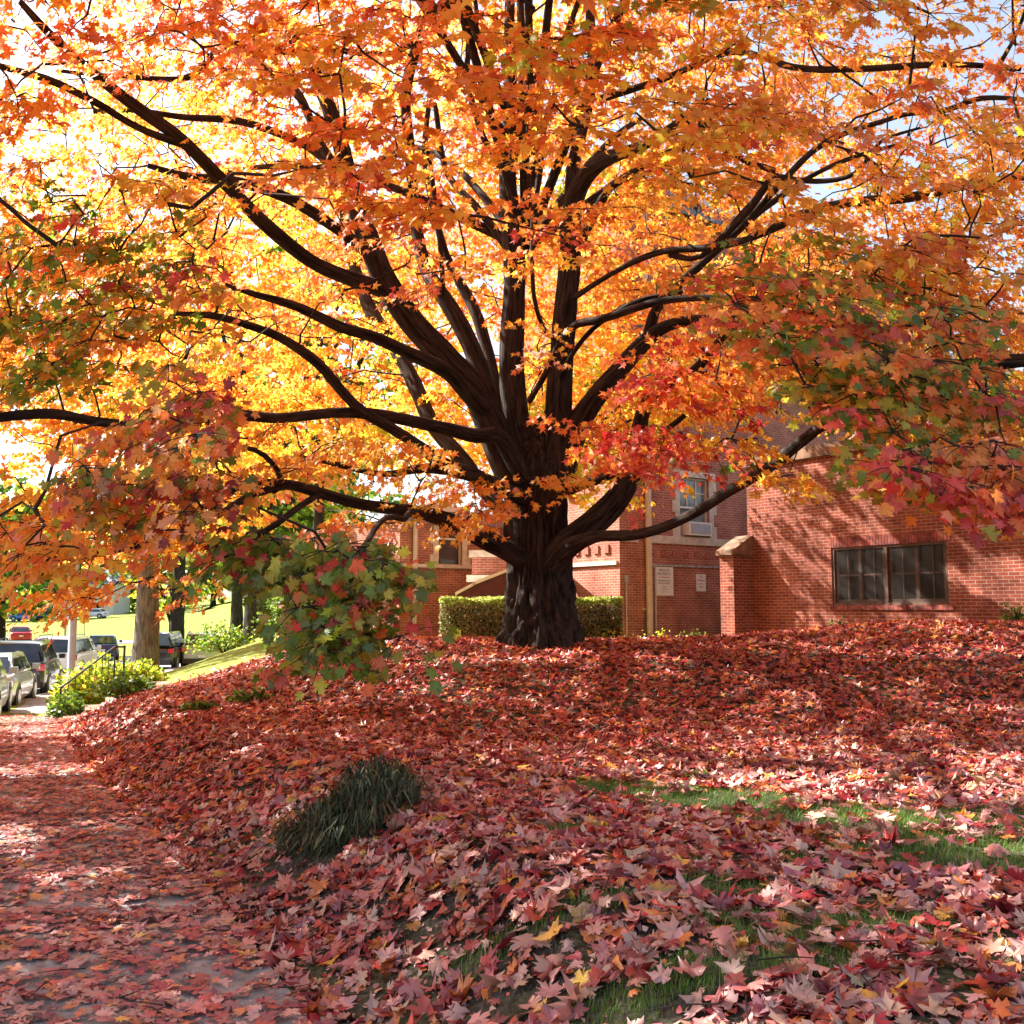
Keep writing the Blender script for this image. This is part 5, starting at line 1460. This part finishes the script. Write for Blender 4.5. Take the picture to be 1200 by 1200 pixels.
def carpet(y0, y1, dens, tpl, size, lift):
    area_x = lambda y: (-.56*y-1.2, .56*y+1.2)
    n = int(dens*(y1-y0)*(.56*(y0+y1)+2.4))
    y = rs.uniform(y0, y1, n); x = rs.uniform(-1, 1, n)*(.56*y+1.2)
    s = sdist(x, y)
    keep = np.ones(n, bool)
    keep &= rs.rand(n) > openness(x, y)
    keep &= rs.rand(n) < np.where(s < -.1, .80+.22*snoise(x, y, 1.2)+.3*ss(s, -1.0, -.2), .97)
    # carpet thins out past the tree to the left
    edge = np.interp(x, [-9, -6, -4, -2, 0], [20, 17.4, 17.6, 19, 30])
    keep &= rs.rand(n) < np.clip(1-(y-edge)/1.2, .02, 1)
    keep &= ~((x < -1.5) & (y > 23) & (rs.rand(n) < .8)) & (s > -3.2)
    # outside the walls
    keep &= ((x-A0[0])*NF[0]+(y-A0[1])*NF[1] > .02) | ((x-A0[0])*NL[0]+(y-A0[1])*NL[1] > .02)
    keep &= ((x-K0[0])*NL[0]+(y-K0[1])*NL[1] > .02) | (((x-K0[0])*DA[0]+(y-K0[1])*DA[1]) < -.1)
    keep &= np.hypot(x-TREE[0], y-TREE[1]) > .62
    x, y, s = x[keep], y[keep], s[keep]; n = len(x)
    zz = ground_z(x, y); zz = np.where((s < 0), np.maximum(base(y)+.018, zz), zz)
    ex = (ground_z(x+.1, y)-ground_z(x-.1, y))/.2; ey = (ground_z(x, y+.1)-ground_z(x, y-.1))/.2
    on = s < 0
    ex = np.where(on, 0, ex); ey = np.where(on, 0, ey)
    gn = nrm(np.stack([-ex, -ey, np.ones(n)], 1))
    flat = np.where(on, .14, .30)
    nor = nrm(gn+rs.normal(0, 1, (n, 3))*flat[:, None])
    flip = rs.rand(n) < .5
    a = rs.uniform(0, 2*math.pi, n); tip = np.stack([np.cos(a), np.sin(a), np.zeros(n)], 1); tip = tip-(tip*nor).sum(1)[:, None]*nor
    sz = rs.uniform(size[0], size[1], n)*np.where(rs.rand(n) < .15, .6, 1)*np.where(on, .85, 1)
    lf = rs.uniform(.004, 1, n)**1.5*np.where(on, .016, lift)+.006+flat*sz*.22
    pos = np.stack([x, y, zz+lf], 1)-nrm(tip)*(sz*.4)[:, None]
    # colours
    Cn = np.array([(.36, .028, .034), (.55, .18, .135), (.60, .30, .225), (.62, .18, .04), (.19, .016, .026), (.52, .30, .20), (.66, .34, .05), (.50, .07, .035), (.34, .10, .10)])
    nearw = np.array([.13, .19, .21, .07, .06, .13, .03, .10, .08]); farw = np.array([.20, .11, .05, .22, .04, .04, .03, .27, .04])
    farw /= farw.sum(); nearw /= nearw.sum()
    t = np.clip((y-6)/5, 0, 1)
    ci = np.where(rs.rand(n) < t, rs.choice(9, n, p=farw), rs.choice(9, n, p=nearw))
    c = Cn[ci]*np.exp(rs.normal(0, .22, (n, 1)))*np.exp(rs.normal(0, .07, (n, 3)))
    # big soft drifts of deeper and paler leaves
    c = c*((1.0-.12*t)*(1+.16*snoise(x, y, .5, 1.0)))[:, None]
    c = np.where((s < 0)[:, None], c*.82+np.array([.12, .075, .07]), c)
    c[:, 1] *= 1-.12*t; c[:, 2] *= 1.1-.2*t
    curl = np.stack([rs.uniform(-.55, .75, n), rs.uniform(-.6, .6, n), rs.uniform(-1.6, 1.6, n)], 1)
    curl[on[:n]] *= .5
    cr = rs.rand(n) < .22; curl[cr] *= 2.4
    return (tpl, pos, tip, nor, sz, np.clip(c, 0, .9), curl)
bt = [carpet(1.9, 4.6, 430, TF, (.058, .112), .022), carpet(4.6, 8.2, 420, TF, (.058, .112), .025), carpet(8.2, 13.0, 330, TM, (.065, .11), .03), carpet(13.0, 24.0, 190, TM, (.08, .13), .04), carpet(1.9, 9, 330, TL, (.012, .035), .006)]
print('carpet', [len(b[1]) for b in bt])
o = build_leaves('fallen_leaves', bt, M['fallen'])
tag(o, 'thick carpet of red, pink and orange fallen maple leaves over lawn, bank and pavement', 'fallen leaves', kind='stuff')

tb = MB()
for i in range(230):
    y_ = rs.uniform(2.4, 13); x_ = rs.uniform(-.55, .55)*y_; a_ = rs.uniform(0, 6.28); L_ = rs.uniform(.06, .26)
    def gg(px_, py_): return max(float(ground_z(px_, py_)), float(base(py_))+.02 if sdist(np.array([px_]), np.array([py_]))[0] < 0 else -9)
    pts_ = []
    for q_ in (0, .5, 1):
        xx_, yy_ = x_+math.cos(a_)*L_*q_, y_+math.sin(a_)*L_*q_+(.012 if q_ == .5 else 0); pts_.append((xx_, yy_, gg(xx_, yy_)+.035+rs.uniform(0, .012)))
    tb.tube(pts_, [.0032, .0026, .0014], 5)
tag(tb.build('fallen_twigs', M['bark_dark']), 'thin dry twigs scattered over the fallen leaves', 'fallen twigs', kind='stuff')

# grass blades in the gaps
def blades(name, centres, total, h, w, colA, colB, seed, label, arch=.3, full=False):
    rs = np.random.RandomState(seed)
    ps = []
    wts = np.array([c[2]*c[3] for c in centres]); wts /= wts.sum()
    for c, wt in zip(centres, wts):
        m = int(total*wt); a = rs.uniform(0, 6.28, m); r = np.sqrt(rs.rand(m))*1.25
        ps.append(np.stack([c[0]+c[2]*r*np.cos(a), c[1]+c[3]*r*np.sin(a)], 1))
    p = np.vstack(ps); n = len(p); z = ground_z(p[:, 0], p[:, 1])
    a = rs.uniform(0, 6.28, n); d = np.stack([np.cos(a), np.sin(a), np.zeros(n)], 1); sdv = np.stack([-np.sin(a), np.cos(a), np.zeros(n)], 1)
    hh = rs.uniform(.5, 1.2, n)*h; ww = w*rs.uniform(.6, 1.2, n); lean = rs.uniform(.1, 1.1, n)*arch*3
    b0 = np.stack([p[:, 0], p[:, 1], z], 1)
    segs = 3; rows = []
    for i in range(segs+1):
        t = i/segs; cpt = b0+np.array([0, 0, 1.0])*(hh*t*(1-.25*lean*t))[:, None]+d*(hh*lean*t*t)[:, None]
        k = ww*(1-t*.92)
        rows += [cpt-sdv*k[:, None], cpt+sdv*k[:, None]]
    V = np.stack(rows, 1).reshape(-1, 3); k = 2*(segs+1)
    Fq = np.array([(2*i, 2*i+1, 2*i+3, 2*i+2) for i in range(segs)])
    Fa = (Fq[None]+(np.arange(n)*k)[:, None, None]).reshape(-1, 4)
    t = rs.rand(n, 1); c = np.array(colA)*(1-t)+np.array(colB)*t; c *= np.exp(rs.normal(0, .2, (n, 1)))
    dry = rs.rand(n) < .06; c[dry] = (.35, .27, .14)
    o = mesh_obj(name, V, Fa, M['blade'], cols=np.repeat(np.clip(c, 0, .9), k, 0))
    tag(o, label, 'grass', kind='stuff'); return o
blades('grass', GRASS, 30000, .045, .0016, (.07, .15, .015), (.17, .30, .04), 81, 'short green grass showing through gaps in the leaf carpet')
# dry pale straw in the bare places on the bank
blades('dry_grass', [b for b in BARE if b[2] > 0 and sdist(np.array([b[0]]), np.array([b[1]]))[0] > .1], 900, .04, .0012, (.12, .11, .09), (.28, .25, .20), 82, 'thin dry grass on the bare grey soil of the bank', arch=.6)

# strap-leaved clumps
def clump(x, y, R_, h, n, label, seed, squash=1.0):
    rs = np.random.RandomState(seed)
    z0 = float(ground_z(x, y))
    a = rs.uniform(0, 6.28, n); rr = np.sqrt(rs.rand(n))*R_*.72
    b = np.stack([x+np.cos(a)*rr*squash, y+np.sin(a)*rr, np.full(n, 0.)], 1); b[:, 2] = ground_z(b[:, 0], b[:, 1])-.01
    a2 = a+rs.normal(0, 1.15, n); d = np.stack([np.cos(a2)*squash, np.sin(a2), np.zeros(n)], 1); sd = np.stack([-np.sin(a2), np.cos(a2), np.zeros(n)], 1)
    H = h*rs.uniform(.45, 1.1, n)*(1-.45*rr/R_); Rch = rs.uniform(.05, .22, n); w = rs.uniform(.0035, .0068, n)
    segs = 7; rows = []
    for i in range(segs+1):
        t = i/segs
        up = np.sin(np.minimum(t*1.45, 1)*math.pi*.62)*1.0 - np.maximum(0, t-.62)*1.0
        c = b+np.array([0, 0, 1.0])*(H*up)[:, None]+d*(Rch*(t**1.25))[:, None]
        c[:, 2] = np.maximum(c[:, 2], ground_z(c[:, 0], c[:, 1])+.012)
        k = w*(1-.85*t**3)
        rows += [c-sd*k[:, None], c+sd*k[:, None]]
    V = np.stack(rows, 1).reshape(-1, 3); k = 2*(segs+1)
    Fq = np.array([(2*i, 2*i+1, 2*i+3, 2*i+2) for i in range(segs)])
    Fa = (Fq[None]+(np.arange(n)*k)[:, None, None]).reshape(-1, 4)
    t = rs.rand(n, 1); c = np.array((.018, .030, .016))*(1-t)+np.array((.10, .125, .065))*t
    c *= np.exp(rs.normal(0, .45, (n, 1)))
    dry = rs.rand(n) < .10; c[dry] = np.array((.26, .19, .10))*rs.uniform(.4, 1, (dry.sum(), 1))
    o = mesh_obj('ornamental_grass', V, Fa, M['blade'], cols=np.repeat(c, k, 0))
    tag(o, label, 'grass clump', 'dark grass clumps on the bank')
c0 = gp(418, 965); clump(c0[0], c0[1], .46, .26, 640, 'largest dark strap-leaved grass clump on the leafy bank, at the front of its patch', 91, 1.1)
c0 = gp(368, 975); clump(c0[0], c0[1], .30, .17, 330, 'low dark grass clump at the left end of the patch', 92)
c0 = gp(440, 925); clump(c0[0], c0[1], .28, .24, 300, 'smaller dark grass clump at the back, uphill of the largest one', 93)

# ------------------------------------------------------------------ camera, sun, sky
cam = bpy.data.cameras.new('camera'); co = bpy.data.objects.new('camera', cam); col.objects.link(co)
co.location = (0, 0, EYE); co.rotation_euler = (math.pi/2+TH, 0, 0)
cam.sensor_width = 36; cam.lens = 36*F/1200; cam.clip_end = 3000; cam.clip_start = .05
bpy.context.scene.camera = co
sv = Vector(SV)
ld = bpy.data.lights.new('sun', 'SUN'); ld.energy = 5.0; ld.angle = math.radians(.53); ld.color = (1, .95, .87)
lo = bpy.data.objects.new('sun', ld); col.objects.link(lo); lo.rotation_euler = (-sv).to_track_quat('-Z', 'Y').to_euler(); lo.location = (-20, 10, 30)
w = bpy.data.worlds.new('World'); bpy.context.scene.world = w; w.use_nodes = True
nt = w.node_tree; bg = nt.nodes['Background']; sk = nt.nodes.new('ShaderNodeTexSky'); sk.sky_type = 'NISHITA'; sk.sun_disc = False
sk.sun_elevation = SUN_EL; sk.sun_rotation = SUN_AZ; sk.air_density = 1.0; sk.dust_density = 2.5; sk.ozone_density = 1.0
hs = nt.nodes.new('ShaderNodeHueSaturation'); hs.inputs['Saturation'].default_value = .68; nt.links.new(sk.outputs[0], hs.inputs['Color']); nt.links.new(hs.outputs[0], bg.inputs[0]); bg.inputs[1].default_value = .082
sc = bpy.context.scene
sc.view_settings.view_transform = 'Standard'; sc.view_settings.look = 'None'; sc.view_settings.exposure = 2.05; sc.view_settings.gamma = 1
sc.cycles.max_bounces = 8; sc.cycles.diffuse_bounces = 5; sc.cycles.transmission_bounces = 6; sc.cycles.transparent_max_bounces = 8
sc.cycles.caustics_reflective = False; sc.cycles.caustics_refractive = False
sc.cycles.use_denoising = True
